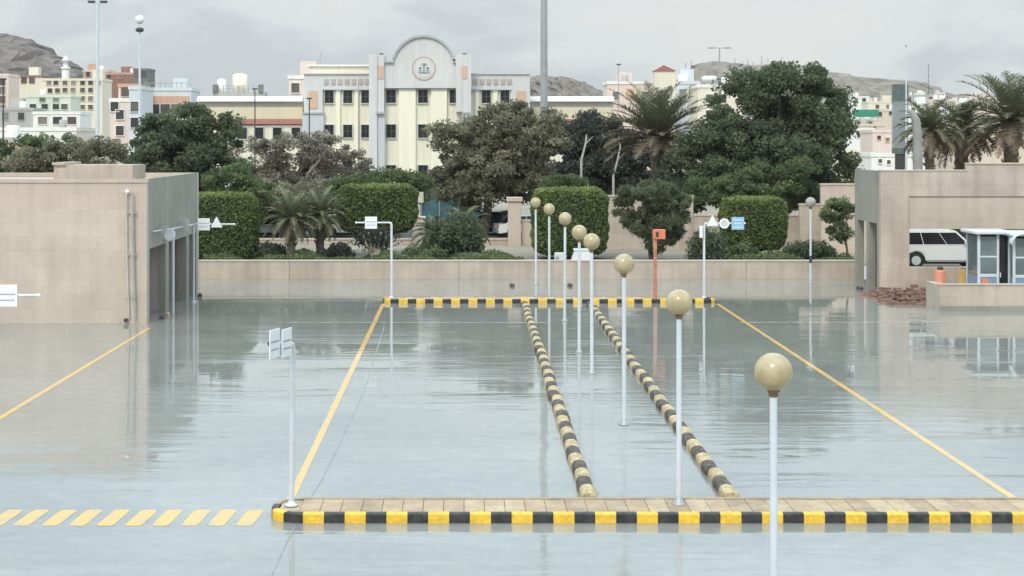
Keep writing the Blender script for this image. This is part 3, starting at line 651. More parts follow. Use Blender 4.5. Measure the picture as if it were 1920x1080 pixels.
# clipped hedges
def hedge(label, D, px0, px1, ytop, ybot, seed, round_=.35, trunks=2, n=26000, depth=2.2, taper=0):
    rs = np.random.default_rng(seed); x0, x1 = X(px0, D), X(px1, D); z1, z0 = Z(ytop, D), max(Z(ybot, D), zG+.05)
    O = ((x0+x1)/2, D, zG); hw, hd, hh = (x1-x0)/2, depth/2, (z1-z0)/2; cz = (z0+z1)/2
    t = thing('clipped_hedge', label, 'hedge', O)
    p = 6.0
    def surf(k, sh):
        d = rs.normal(size=(k, 3)); d /= np.linalg.norm(d, axis=1)[:, None]
        q = d/np.abs(d).max(1)[:, None]*.999          # on a cube: even spread
        # squash to superellipsoid
        u = rs.uniform(-1, 1, (k, 3)); ax = rs.integers(0, 3, k); sg = rs.choice([-1, 1], k); u[np.arange(k), ax] = sg
        nrm = (np.abs(u)**p).sum(1)**(1/p); u = u/nrm[:, None]
        lump = 1+.02*np.sin(u[:, 0]*9+seed)*np.sin(u[:, 2]*7)+.014*np.sin(u[:, 0]*23+u[:, 2]*17)
        P = u*sh*lump[:, None]
        tp = 1-taper*(P[:, 2] < 0)*np.abs(P[:, 2])**1.6
        return np.stack([O[0]+P[:, 0]*hw*tp, D+P[:, 1]*hd*tp, cz+P[:, 2]*hh], 1), u
    c, u = surf(n, 1)
    c += rs.normal(0, .035, c.shape)
    patch = np.sin(c[:, 0]*2.1+seed)*np.sin(c[:, 2]*2.6)*.12+np.sin(c[:, 0]*7)*np.sin(c[:, 2]*6.1)*.07
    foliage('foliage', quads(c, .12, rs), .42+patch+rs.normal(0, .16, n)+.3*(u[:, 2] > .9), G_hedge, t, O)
    mb = MB(); bm = bmesh.new(); bmesh.ops.create_cube(bm, size=2); bmesh.ops.subdivide_edges(bm, edges=bm.edges[:], cuts=6, use_grid_fill=True)
    for v in bm.verts:
        nn = (abs(v.co.x)**p+abs(v.co.y)**p+abs(v.co.z)**p)**(1/p); v.co = v.co/nn*.965
        tp = 1-taper*(v.co.z < 0)*abs(v.co.z)**1.6
        v.co = Vector((O[0]+v.co.x*hw*tp, D+v.co.y*hd*tp, cz+v.co.z*hh))
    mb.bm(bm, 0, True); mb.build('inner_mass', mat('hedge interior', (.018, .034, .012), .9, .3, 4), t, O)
    mb = MB()
    for k in range(trunks):
        a = (k-(trunks-1)/2); mb.tube([(O[0]+a*.12, D, zG-.1), (O[0]+a*.35, D, (zG+z0)/2+.1), (O[0]+a*.6, D, z0+.4)], [.11, .085, .06], 8)
    mb.build('trunk', M_barkp, t, O)
    return t
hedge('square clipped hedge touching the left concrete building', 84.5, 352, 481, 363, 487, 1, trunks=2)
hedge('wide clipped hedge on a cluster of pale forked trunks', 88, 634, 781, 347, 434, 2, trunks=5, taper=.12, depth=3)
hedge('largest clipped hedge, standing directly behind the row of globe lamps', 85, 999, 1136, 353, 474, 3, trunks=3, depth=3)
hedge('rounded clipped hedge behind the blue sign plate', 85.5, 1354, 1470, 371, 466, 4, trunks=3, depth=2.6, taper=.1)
# dark multi-stem trunk under the wide hedge
t = thing('forked_trunk', 'pale forked bare trunk below the square sign plate', 'tree trunk', (X(702, 83), 83, zG)); O = (X(702, 83), 83, zG)
mb = MB()
for dx, dz in ((-.55, 1.35), (-.3, 1.5), (.05, 1.4), (.35, 1.5), (.62, 1.3)):
    mb.tube([(O[0], 83, zG-.1), (O[0]+dx*.3, 83, zG+.4), (O[0]+dx*.85, 83+dx*.2, zG+dz*.75), (O[0]+dx, 83, zG+dz)], [.12, .09, .065, .04], 7)
mb.build('stem', M_barkp, t, O)
rs = np.random.default_rng(77); n = 2200
c = np.stack([O[0]+rs.normal(0, .45, n), 83.3+rs.normal(0, .3, n), zG+1.15+rs.normal(0, .22, n)], 1); foliage('foliage', quads(c, .15, rs), rs.random(n)*.5, G_blue, t, O)

def palm(label, D, px, ycrown, basez, L_, nf=46, seed=1, trunk_r=.22, m=None, droop=1.0, upright=0, lw=.05, group=None, skirt=True):
    rs = np.random.default_rng(seed); x = X(px, D); zc = Z(ycrown, D); O = (x, D, basez)
    t = thing('palm_tree', label, 'palm tree', O, 0, group)
    V = []; T = []
    mb = MB()
    for k in range(nf):
        az = k*2.399+rs.normal()*.15; el = R(82-(118-upright)*((k+.5)/nf)**.95)+rs.normal()*.07; l = L_*(.85+.3*rs.random())*(1-.12*(k/nf))
        tone = .15+.85*(1-k/nf)+rs.normal()*.10
        P = [Vector((x, D, zc))]; ns = 11; e = el; d0 = Vector((math.cos(az), math.sin(az), 0))
        for q in range(ns):
            e -= droop*.13*(1.0 if el > 0 else .8)*(.35+q/ns*1.2); e = max(e, -1.45)
            P.append(P[-1]+(d0*math.cos(e)+Vector((0, 0, math.sin(e))))*l/ns)
        mb.tube(P, [.03*(1-q/ns*.8) for q in range(ns+1)], 4, cap=False)
        side = Vector((-d0.y, d0.x, 0)); 
        for q in range(1, ns*3):
            f = q/3; i = min(int(f), ns-1); fr = f-i; p = P[i].lerp(P[i+1], fr); tg = (P[i+1]-P[i]).normalized(); up = side.cross(tg)
            tt = f/ns; ll = L_*.17*(math.sin(math.pi*min(1, tt*.9+.12))**.6)
            for sg in (-1, 1):
                dr = (side*sg*.75+tg*.62+up*.28*-1+Vector((0, 0, -.12))+Vector(rs.normal(size=3))*.10).normalized()
                nrm = tg*lw*.5
                V += [p-nrm, p+nrm, p+dr*ll+nrm*.25, p+dr*ll-nrm*.25]; T.append(tone+rs.normal()*.08)
    foliage('crown', np.array([v[:] for v in V]), np.array(T), m or G_palm, t, O)
    mb.build('frond_ribs', mat('palm rib', (.20, .19, .09), .7), t, O)
    mb = MB(); h = zc-basez; rad = []
    pts = []; nseg = max(6, int(h/.28))
    for i in range(nseg+1): 
        pts.append((x, D, basez-.1+(h+.1)*i/nseg)); rad.append(trunk_r*(1.12 if i % 2 else .95)*(1.2-.25*i/nseg+(.35 if i > nseg*.8 else 0)))
    mb.tube(pts, rad, 10)
    for i in range(60):                                        # old leaf bases
        a = rs.uniform(0, 6.28); z = basez+h*(.35+.62*rs.random()); r = trunk_r*1.15
        p = Vector((x+math.cos(a)*r, D+math.sin(a)*r, z)); mb.tube([p, p+Vector((math.cos(a)*.12, math.sin(a)*.12, .16))], [.05, .02], 4)
    mb.build('trunk', M_palmbark, t, O); return t
palm('tall dusty palm with brown lower fronds between the dark tree and the huge tree', 101, 1232, 262, zG, 4.3, nf=92, seed=3, trunk_r=.35, m=G_palmd, lw=.10, droop=.6, upright=28)
palm('big palm with upright fronds at the right frame edge', 100, 1896, 228, zG, 4.2, nf=78, seed=4, trunk_r=.42, m=G_palmd, lw=.10, droop=.68, upright=10)
palm('bushy dusty palm next to the right-edge palm', 103, 1803, 246, zG, 3.0, nf=74, seed=5, trunk_r=.42, m=G_palmd, lw=.10, droop=.9)
palm('slim palm beside the bare grey trunk on the right', 99, 1743, 244, zG, 2.7, nf=56, seed=6, trunk_r=.26, m=G_palmd, lw=.09, droop=.95)
palm('small feathery palm nearest the left clipped hedge', 83.2, 546, 410, zG, 1.9, nf=56, seed=7, trunk_r=.2, lw=.06, droop=.8)
palm('small palm leaning into the wide clipped hedge', 84.6, 600, 404, zG, 1.95, nf=56, seed=8, trunk_r=.19, lw=.06, droop=.8)
tree('bushy round-headed green tree behind the orange post', 84, 1222, zG, [(1222, 365, 44, 28), (1190, 385, 38, 34), (1258, 385, 38, 34), (1215, 415, 48, 34), (1262, 425, 28, 30), (1178, 415, 20, 20), (1225, 450, 30, 16)], G_tuft, n=15000, leaf=.42, clumps=95, csz=.34, seed=29, rad=.12, aspect=.16, limbs=14)
palm('low ragged palm in the shrubs left of the pillar', 86.5, 868, 432, zG, 1.9, nf=50, seed=10, trunk_r=.14, m=G_palmd, lw=.07, droop=1.0)
palm('low ragged palm leaning over the cream notice pillar', 87.5, 815, 440, zG, 1.6, nf=44, seed=26, trunk_r=.14, m=G_palmd, lw=.07, droop=1.0)
t = thing('bare_trunk', 'thick bare grey trunk with a bent top behind the right concrete building', 'tree trunk', (X(1720, 92), 92, zG)); O = t.location[:]
mb = MB(); D = 92
mb.tube([(X(1722, D), D, zG), (X(1721, D), D, Z(320, D)), (X(1720, D), D, Z(250, D)), (X(1717, D), D, Z(225, D)), (X(1709, D), D, Z(210, D)), (X(1702, D), D, Z(207, D))], [.3, .29, .27, .24, .17, .08], 12); mb.build('stem', mat('grey smooth bark', (.30, .29, .28), .8, .12, 2, streak=.2), t, O)
# white bare limbs on the blue-green tree
for i, (pts_, lab) in enumerate((([(1150, 330), (1158, 300), (1163, 275), (1160, 255)], 'bare white limb standing up in the dark blue-green tree'), ([(1090, 300), (1098, 270), (1100, 252)], 'thin bare white limb at the left of the dark blue-green tree'))):
    D = 109.2; mb = MB(); mb.tube([(X(pts_[0][0], D), D, zG)]+[(X(a, D), D, Z(b, D)) for a, b in pts_], [.12, .09, .07, .05, .02][:len(pts_)+1], 6)
    mb.tube([(X(pts_[1][0], D), D, Z(pts_[1][1], D)), (X(pts_[1][0]+14, D), D, Z(pts_[1][1]-14, D))], [.05, .02], 5)
    tag(mb.build('bare_trunk', mat('white bark', (.5, .48, .44), .8, .2, 3), None, (X(pts_[0][0], D), D, zG)), lab, 'tree trunk')

# ================================================================== GARDEN STRUCTURES
def simple_wall(label, D, px0, px1, ytop, m=M_conc, th=.35, step=None):
    x0, x1 = X(px0, D), X(px1, D); O = (x0, D, zG)
    t = thing('garden_wall', label, 'wall', O); mb = MB(); mb.box(x0, x1, D, D+th, zG-.05, Z(ytop, D)-.1); mb.build('wall_panel', m, t, O)
    mb = MB(); mb.box(x0-.03, x1+.03, D-.04, D+th+.04, Z(ytop, D)-.098, Z(ytop, D)); mb.build('coping', M_concL, t, O); return t
simple_wall('low beige planter wall running behind the wide hedge and palms', 96, 385, 952, 447)
simple_wall('beige wall with darker cap right of the lamp hedge', 92, 1128, 1300, 366)
simple_wall('beige wall piece between the huge tree and the lone lamp', 91.5, 1302, 1520, 402, M_conc)
simple_wall('higher beige wall block against the right concrete building', 89, 1540, 1640, 344, M_concL)
simple_wall('short sloping step of wall before the higher block', 90.2, 1500, 1545, 382, M_conc)
t = thing('stone_pillar', 'square pinkish beige pillar left of the lamp hedge', 'pillar', (X(965, 95), 95, zG)); O = t.location[:]
mb = MB(); mb.bbox(X(953, 95), X(977, 95), 95, 95.8, zG-.05, Z(378, 95), .03); mb.build('shaft', M_concL, t, O)
mb = MB(); mb.bbox(X(950, 95), X(980, 95), 94.9, 95.9, Z(378, 95), Z(370, 95), .03); mb.build('cap', M_concL, t, O)
simple_wall('beige wall piece between the pillar and the largest hedge', 95.4, 978, 1010, 412, M_concL)
# white box by the hedge
t = thing('equipment_box', 'white sloped-side utility box at the foot of the largest hedge', 'utility box', (X(1090, 81.6), 81.6, zG)); O = t.location[:]
D = 81.6; mb = MB(); mb.prism([(X(1070, D), zG), (X(1112, D), zG), (X(1110, D), Z(470, D)), (X(1078, D), Z(470, D))], D, D+.6); mb.build('housing', M_white, t, O)
mb = MB(); mb.bbox(X(1076, D), X(1112, D), D-.05, D+.65, Z(470, D), Z(467, D), .02); mb.build('lid', M_white, t, O)
t = thing('cable_drum', 'small pale clutter beside the white utility box', 'utility box', (X(1052, 81.6), 81.6, zG)); O = t.location[:]; t.name = 'meter_box'; t['label'] = 'small pale grey box left of the white utility box'
mb = MB(); mb.bbox(X(1040, D), X(1058, D), D, D+.4, zG, Z(474, D), .04); mb.build('housing', M_alum, t, O); mb = MB(); mb.bbox(X(1042, D), X(1048, D), D-.02, D+.0, zG+.15, zG+.35, .005); mb.build('hatch', M_galv, t, O)
# teal tarpaulin fence
t = thing('teal_fence', 'faded teal mesh fence glimpsed behind the shrubs left of the blue van', 'fence', (X(820, 110), 110, zG)); O = t.location[:]; D = 113
mb = MB()
for k in range(26): mb.box(X(790+k*2.6, D), X(791.4+k*2.6, D), D, D+.04, zG, Z(352, D))
mb.box(X(788, D), X(860, D), D+.05, D+.06, zG, Z(360, D)); mb.build('mesh_panel', mat('teal mesh', (.08, .20, .21), .7, .3, 2), t, O)
for px in (790, 824, 858):
    mb = MB(); mb.box(X(px, D)-.04, X(px, D)+.04, D-.06, D-.01, zG, Z(346, D)); mb.build('post', M_galv, t, O)
# small signboard by wide hedge
t = thing('notice_board', 'cream notice board right of the wide clipped hedge', 'sign', (X(782, 98), 98, zG)); O = t.location[:]; D = 98
mb = MB(); mb.bbox(X(771, D), X(794, D), D, D+.06, Z(380, D), Z(360, D), .01); mb.build('board', mat('cream board', (.52, .50, .40), .6), t, O)
mb = MB(); mb.tube([(X(782, D), D+.1, zG), (X(782, D), D+.1, Z(376, D))], .04, 8); mb.build('post', M_galv, t, O)
t = thing('gate_pillar', 'whitish stone gate pillar under the cream notice board', 'pillar', (X(783, 95.2), 95.2, zG)); O = t.location[:]; D = 95.2
mb = MB(); mb.bbox(X(773, D), X(796, D), D, D+.7, zG, Z(410, D), .04); mb.build('shaft', mat('mottled stone', (.42, .40, .33), .9, .3, 3, fine=.3), t, O)
mb = MB(); mb.bbox(X(771, D), X(798, D), D-.05, D+.75, Z(410, D), Z(406, D), .03); mb.build('cap', M_concL, t, O)

# ---- cars
def car(label, loc, rotz, paint, L_=4.5, W=1.78, Hh=1.45, suv=False, name='parked_car', cat='car', group=None):
    t = thing(name, label, cat, loc, rotz, group)
    hl = L_/2; gh = .3 if suv else .2; belt = Hh*(.60 if suv else .56); r = .39 if suv else .32; hoodz = belt-.04
    fw, rw = hl-.9, -hl+.95
    def arch(cx):
        return [(cx+(r+.07)*math.cos(a), r+(r+.07)*math.sin(a)*.95) for a in np.linspace(0, math.pi, 9)]
    lower = [(-hl+.05, gh+.05)]
    lower += arch(rw)[::-1]; lower += arch(fw)[::-1]
    lower += [(hl-.06, gh+.05), (hl, gh+.25), (hl-.03, hoodz-.22), (hl-.16, hoodz-.06), (hl-1.15, hoodz+.04)]
    lower += [(-hl+.08, belt+.02), (-hl, belt-.25)]
    bm = bmesh.new(); vs0 = [bm.verts.new((x, -W/2, max(z, gh))) for x, z in lower]; f = bm.faces.new(vs0)
    ex = bmesh.ops.extrude_face_region(bm, geom=[f]); bmesh.ops.translate(bm, vec=(0, W, 0), verts=[v for v in ex['geom'] if isinstance(v, bmesh.types.BMVert)])
    ed = [e for e in bm.edges if abs(e.verts[0].co.y-e.verts[1].co.y) < .01 and e.calc_length() > .15 and min(e.verts[0].co.z, e.verts[1].co.z) > gh+.2]
    bmesh.ops.bevel(bm, geom=ed, offset=.05, segments=2, affect='EDGES')
    mb = MB(); mb.bm(bm); mb.build('body', paint, t)
    # cabin
    if suv: cb = [(-hl+.04, belt), (-hl+.2, Hh-.06), (-hl+.35, Hh), (.30, Hh), (.55, Hh-.06), (hl-1.05, belt)]
    else: cb = [(-hl+.45, belt), (-hl+1.15, Hh-.05), (-hl+1.5, Hh), (.15, Hh), (.42, Hh-.06), (hl-1.15, belt)]
    n = len(cb); tw = W/2-.16
    def yw(z): return (W/2-.02)-(W/2-.02-tw)*(z-belt)/(Hh-belt)
    mb = MB(); mb.add([(x, -yw(z), z) for x, z in cb]+[(x, yw(z), z) for x, z in cb], [list(range(n)), list(range(n, 2*n))[::-1]]+[(i, i+n, (i+1) % n+n, (i+1) % n) for i in range(n)])
    cab = mb.build('cabin', paint, t)
    z0, z1 = belt+.04, Hh-(.15 if suv else .10)
    def xat(a, b, z): return a[0]+(b[0]-a[0])*(z-a[1])/(b[1]-a[1])
    xr0, xr1 = xat(cb[0], cb[1], z0)+.12, xat(cb[0], cb[1], z1)+.12; xf0, xf1 = xat(cb[-1], cb[-2], z0)-.12, xat(cb[-1], cb[-2], z1)-.1
    cuts = [0, .34, .68, 1] if suv else [0, .48, 1]
    for s in (-1, 1):
        for a, b in zip(cuts[:-1], cuts[1:]):
            q = [(xr0+(xf0-xr0)*a+.016, z0), (xr0+(xf0-xr0)*b-.016, z0), (xr1+(xf1-xr1)*b-.016, z1), (xr1+(xf1-xr1)*a+.016, z1)]
            mb = MB(); mb.add([(x, s*(yw(z)+.006), z) for x, z in q]+[(x, s*(yw(z)-.02), z) for x, z in q], [(0, 1, 2, 3), (4, 7, 6, 5), (0, 4, 5, 1), (1, 5, 6, 2), (2, 6, 7, 3), (3, 7, 4, 0)]); mb.build('side_window', M_glass, t)
    for nm, A, B_ in (('windscreen', cb[-1], cb[-2]), ('rear_window', cb[0], cb[1])):
        sgn = 1 if nm == 'windscreen' else -1
        pa = (A[0]+(B_[0]-A[0])*.12, A[1]+(B_[1]-A[1])*.12); pb = (A[0]+(B_[0]-A[0])*.9, A[1]+(B_[1]-A[1])*.9); o_ = .008*sgn
        mb = MB(); mb.add([(pa[0]+o_, -yw(pa[1])+.1, pa[1]+.006), (pa[0]+o_, yw(pa[1])-.1, pa[1]+.006), (pb[0]+o_, yw(pb[1])-.1, pb[1]+.006), (pb[0]+o_, -yw(pb[1])+.1, pb[1]+.006)], [(0, 1, 2, 3)]); mb.build(nm, M_glass, t)
    for cx in (rw, fw):
        for s in (-1, 1):
            mb = MB(); y0, y1 = s*(W/2-.24), s*(W/2-.02)
            mb.tube([(cx, y0, r), (cx, y0+(y1-y0)*.1, r), (cx, y1-(y1-y0)*.1, r), (cx, y1, r)], [r*.93, r, r, r*.92], 24); wv = mb.build('wheel', M_tyre, t)
            mb = MB(); mb.tube([(cx, y1-s*.02, r), (cx, y1+s*.008, r)], [r*.62, r*.58], 16); mb.build('rim', M_alum, wv)
    for s in (-1, 1):
        mb = MB(); mb.bbox(hl-.1, hl+.01, s*(W/2-.33)-.15, s*(W/2-.33)+.15, hoodz-.28, hoodz-.12, .03); mb.build('headlight', M_alum, t)
        mb = MB(); mb.bbox(-hl-.01, -hl+.09, s*(W/2-.2)-.12, s*(W/2-.2)+.12, belt-.3, belt-.05, .03); mb.build('tail_light', M_red, t)
        mb = MB(); mb.bbox(hl-1.45, hl-1.3, s*(W/2+.08)-.09, s*(W/2+.08)+.09, belt+.02, belt+.2, .03); mb.build('mirror', paint, t)
    mb = MB(); mb.box(-hl+.3, hl-.3, -W/2+.12, W/2-.12, gh-.08, gh+.28); mb.build('underbody', M_tyre, t)
    for s in (-1, 1):
        mb = MB(); mb.bbox(rw+r+.12, fw-r-.12, s*(W/2+.005)-.02, s*(W/2+.005)+.02, gh+.02, gh+.12, .01); mb.build('sill', M_galv if suv else M_tyre, t)
    return t
M_carw = mat('white car paint', (.78, .78, .77), .25, .03, 2)
M_cark = mat('black car paint', (.03, .03, .035), .2, .1, 2)
M_carb = mat('blue car paint', (.10, .26, .42), .25, .1, 2)
M_cars = mat('silver car paint', (.42, .43, .44), .3, .06, 2)
car('white four-wheel-drive car seen through the car port opening', (23.6, 79.2, zG), 0, M_carw, L_=4.75, W=1.9, Hh=1.9, suv=True)
car('blue van parked behind the olive tree', (X(883, 112), 111.5, zG), R(88), M_carb, L_=4.6, W=1.85, Hh=2.1, suv=True, name='parked_van', cat='van')
car('black car parked nose-in left of the beige pillar', (X(938, 108), 107.5, zG), R(70), M_cark, Hh=1.6, suv=True)
car('white car half hidden between the beige pillar and the largest hedge', (X(990, 106), 104.5, zG), R(12), M_carw)
car('white car parked behind the planter wall under the wide hedge', (X(660, 104), 104, zG), 0, M_carw)
car('white saloon parked behind the small palms', (X(515, 104), 104, zG), R(180), M_carw)
car('silver car parked far left behind the clipped hedge', (X(560, 109), 109.5, zG), 0, M_cars)
car('pale van roof showing under the sparse brown tree', (X(560, 150), 150, zG), 0, M_carw, L_=5, W=1.9, Hh=2.0, suv=True, name='parked_van', cat='van')

# ================================================================== RIGHT SIDE: booths, drum, bricks
def booth(label, x0, D, w_, d_, h, group='glazed booths'):
    t = thing('guard_booth', label, 'booth', (x0, D, 0), 0); O = (0, 0, 0)
    def P(mb, n, m, par=t): return mb.build(n, m, par)
    mb = MB(); mb.box(0, w_, 0, d_, 0, .12); P(mb, 'floor_slab', M_concG)
    for xx in (0, w_*.58, w_-.1):
        mb = MB(); mb.box(xx, xx+.1, -.0, .1, .121, h); P(mb, 'post', M_alum)
    for xx in (0, w_-.1):
        mb = MB(); mb.box(xx, xx+.1, d_-.1, d_, .121, h); P(mb, 'post', M_alum)
    mb = MB(); mb.box(.1, w_*.58, .02, .08, .121, 1.12); P(mb, 'front_panel', M_bluegrey)
    mb = MB(); mb.box(.1, w_*.58, .0, .1, 1.122, 1.25); P(mb, 'transom', M_alum)
    f = MB(); f.box(.1, w_*.58, .03, .05, 1.252, h-.1); fo = P(f, 'window', M_glassb)
    mb = MB(); mb.box(.1, w_*.58, .01, .09, 1.95, 2.02); mb.build('glazing_bar', M_alum, fo)
    mb = MB(); mb.box(w_*.58+.1, w_-.1, .05, .07, .121, h-.1); dr = P(mb, 'door', M_glass)
    mb = MB(); mb.box(w_*.58+.14, w_*.58+.18, .0, .05, 1.1, 1.3); mb.build('handle', M_alum, dr)
    for xx in (0.02, w_-.06):
        mb = MB(); mb.box(xx, xx+.04, .1, d_-.1, .121, 1.15); P(mb, 'side_panel', M_bluegrey)
        mb = MB(); mb.box(xx+.01, xx+.03, .1, d_-.1, 1.152, h-.1); P(mb, 'side_window', M_glassb)
    mb = MB(); mb.box(.1, w_-.1, d_-.06, d_-.04, 1.0, h-.1, 0); P(mb, 'rear_window', M_glassb)
    mb = MB(); mb.bbox(-.2, w_+.12, -.25, d_+.2, h, h+.14, .04); P(mb, 'roof', M_alum)
    return t
bt = booth('pale glazed booth nearer the white car', X(1828, 69), 68.6, 1.4, 1.6, 2.95)
mb = MB(); mb.box(.15, .45, -.005, .018, .6, 1.05); mb.build('sticker', mat('orange sticker', (.75, .25, .15), .5), bt)
bt = booth('pale glazed booth with arched awning at the right frame edge', X(1892, 68.6), 68.1, 1.9, 1.8, 2.9)
mb = MB()
for k in range(8):
    a0, a1 = R(180-k*90/8), R(180-(k+1)*90/8)
    mb.add([(.35+.45*math.cos(a0)-.1, -.5, 2.55+.45*math.sin(a0)), (.35+.45*math.cos(a1)-.1, -.5, 2.55+.45*math.sin(a1)), (.35+.45*math.cos(a1)-.1, -.05, 2.62+.45*math.sin(a1)), (.35+.45*math.cos(a0)-.1, -.05, 2.62+.45*math.sin(a0))], [(0, 1, 2, 3)])
mb.box(.25, 2.4, -.5, -.05, 2.99, 3.03); mb.build('awning', M_alum, bt)
# drum
t = thing('traffic_drum', 'orange drum with dark cap by the sill of the car port', 'traffic drum', (X(1763, 71.8), 71.8, .3))
mb = MB(); mb.lathe((0, 0, 0), [(0, 0), (.3, 0), (.3, .12), (.27, .14), (.27, .45), (.255, .47), (.255, .75), (.2, .86), (0, .87)], 20); mb.build('drum', mat('bright orange plastic', (.66, .24, .15), .45, .08, 3), t)
mb = MB(); mb.lathe((0, 0, .86), [(.12, 0), (.14, .05), (.14, .12), (.05, .16), (0, .16)], 12); mb.build('cap', M_dkmetal, t)
t = thing('barrier_block', 'small yellow plastic barrier behind the low wall beside the booth', 'barrier', (X(1806, 71.9), 71.9, 0))
mb = MB(); mb.prism([(-.25, 0), (.25, 0), (.17, 1.15), (-.17, 1.15)], -.15, .15); mb.build('shell', mat('faded yellow plastic', (.70, .45, .16), .5), t)
mb = MB(); mb.tube([(-.12, 0, 1.15), (-.08, 0, 1.22), (.08, 0, 1.22), (.12, 0, 1.15)], .02, 6); mb.build('handle', M_dkmetal, t)
# bricks
rs_ = random.Random(4)
t = thing('brick_pile', 'loose tiered pile of red-brown bricks at the foot of the car port', 'brick pile', (18.9, 70, 0)); O = (18.9, 70, 0)
mb = MB()
for lv, (xa, xb, ya, yb, z) in enumerate(((17.9, 20.6, 67.8, 72.3, .0), (18.4, 20.9, 68.6, 72.4, .11), (18.9, 21.2, 69.6, 72.5, .22), (19.6, 21.6, 70.6, 72.6, .33))):
    y = ya
    while y < yb:
        x = xa+(y-ya)*-.05+rs_.random()*.5
        while x < xb:
            if rs_.random() < (.8, .6, .4, .25)[lv]:
                mb.bbox(x, x+.3, y, y+.19, z+.002, z+.09+rs_.random()*.02, .01)
            x += .41
        y += .22
mb.prism([(17.75, 0), (21.7, 0), (21.6, .05), (17.9, .03)], 67.7, 72.7)
mb.build('bricks', M_brick, t, O)

# ================================================================== BUILDINGS BEYOND
def mk(name, base): return mat(name, base, .85, .05, .12, streak=.08)
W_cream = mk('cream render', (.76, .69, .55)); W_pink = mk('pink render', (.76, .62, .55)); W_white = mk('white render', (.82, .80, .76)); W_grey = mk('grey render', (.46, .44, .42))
W_green = mk('pale green render', (.68, .72, .60)); W_red = mk('brick red render', (.30, .16, .13)); W_terr = mk('terracotta render', (.60, .36, .25)); W_bgrey = mk('blue grey render', (.62, .66, .69)); W_dk = mk('dark grey render', (.17, .17, .17))
W_sand = mk('sand render', (.66, .56, .45)); M_farglass = mat('distant window', (.13, .11, .10), .4, .3, .3, spec=.2); M_farglass2 = mat('curtained window', (.24, .21, .18), .6, .3, .3, spec=.2); M_farglass3 = mat('dark distant window', (.07, .065, .065), .3, .3, .3, spec=.2); M_roof = mat('roof surface', (.4, .38, .35), .9, .15, .3)
def house(name, label, D, px0, px1, ytop, wm, wins=(), depth=None, parapet=True, top=None, cat='building', trim=None, wsz=(1.1, 1.3)):
    x0, x1 = X(px0, D), X(px1, D); zt = Z(ytop, D); dp = depth or max(8, (x1-x0)*.7); O = (x0, D, zG)
    t = thing(name, label, cat, O)
    mb = MB(); mb.box(x0, x1, D, D+dp, zG-.3, zt-.5 if parapet else zt); mb.build('wall', wm, t, O)
    if parapet:
        mb = MB(); mb.box(x0-.12, x1+.12, D-.12, D+dp+.12, zt-.498, zt); mb.build('parapet', trim or wm, t, O)
        mb = MB(); mb.box(x0+.3, x1-.3, D+.3, D+dp-.3, zt+.002, zt+.02); mb.build('roof', M_roof, t, O)
    hr = random.Random(label)
    if parapet and (x1-x0) > 4:
        for q in range(hr.choice([0, 1, 1, 2]) if D < 600 else hr.choice([0, 0, 1])):
            xt = hr.uniform(x0+1, x1-1); rr_ = hr.uniform(.45, .7)
            mb = MB(); mb.lathe((xt, D+dp*hr.uniform(.3, .7), zt), [(rr_, 0), (rr_, 1.05), (rr_*.9, 1.15), (0, 1.2)], 10); mb.build('water_tank', W_white if hr.random() < .6 else W_grey, t, O)
        if hr.random() < .5:
            xt = hr.uniform(x0, x1-2.5) if x1-x0 > 3 else x0; mb = MB(); mb.box(xt, xt+2.2, D+dp*.4, D+dp*.4+2.5, zt, zt+hr.uniform(1.4, 2.2)); mb.build('stair_head', wm, t, O)
    for px, py in wins:
        x, z = X(px, D), Z(py, D); ww, wh = wsz
        mb = MB()
        fw_ = .1
        mb.box(x-ww/2-fw_, x-ww/2, D-.14, D-.002, z-wh/2-fw_, z+wh/2+fw_); mb.box(x+ww/2, x+ww/2+fw_, D-.14, D-.002, z-wh/2-fw_, z+wh/2+fw_)
        mb.box(x-ww/2, x+ww/2, D-.14, D-.002, z+wh/2, z+wh/2+fw_); mb.box(x-ww/2, x+ww/2, D-.18, D-.002, z-wh/2-fw_, z-wh/2)
        f = mb.build('window', trim or wm, t, O)
        mb = MB(); mb.box(x-ww/2, x+ww/2, D-.03, D-.001, z-wh/2, z+wh/2); mb.build('pane', hr.choice([M_farglass, M_farglass2, M_farglass3]), f, O)
        f.matrix_parent_inverse = Matrix()
    return t
def fixpanes():
    pass
def grid(xs, ys): return [(x, y) for x in xs for y in ys]
# far left town
house('apartment_block', 'narrow pink and white block at the far left edge of the town', 330, -60, 16, 138, W_pink, grid([-40, -20, 5], [153, 170, 187, 204]), wsz=(1.2, 1.5))
house('apartment_block', 'plain cream block with red-brown roof edge below the left hill', 360, 17, 78, 141, W_cream, grid([30, 45, 60], [150, 215]), trim=W_red)
house('apartment_block', 'cream apartment block with rows of dark windows under the minaret', 330, 78, 192, 147, W_cream, grid([92, 105, 122, 138, 155, 170, 184], [155])+grid([94, 108], [170])+grid([122, 137, 155, 170], [169, 185, 201]), wsz=(1.0, .95))
house('house', 'pale green stepped house before the cream apartment block', 300, 50, 132, 178, W_green, grid([62, 84, 105, 121], [200])+grid([80, 105], [186]), wsz=(1.2, 1))
house('house', 'grey unrendered low house at the far left', 285, -50, 62, 202, W_grey, grid([10, 40], [218]))
house('house', 'whitish low house with dark openings before the pale green house', 262, 62, 150, 209, W_white, grid([80, 108, 135], [226]), wsz=(1.5, 1.2))
house('warehouse', 'long low white roof at the left edge above the trees', 225, -60, 142, 239, W_white, (), depth=12)
house('house', 'low terracotta wall with grey top at the left frame edge', 150, -60, 38, 258, W_terr, (), trim=W_grey, depth=6)
house('apartment_block', 'brick-red blank-walled building right of the left street mast', 380, 186, 262, 136, W_red, grid([205, 225], [128+14]), trim=W_terr)
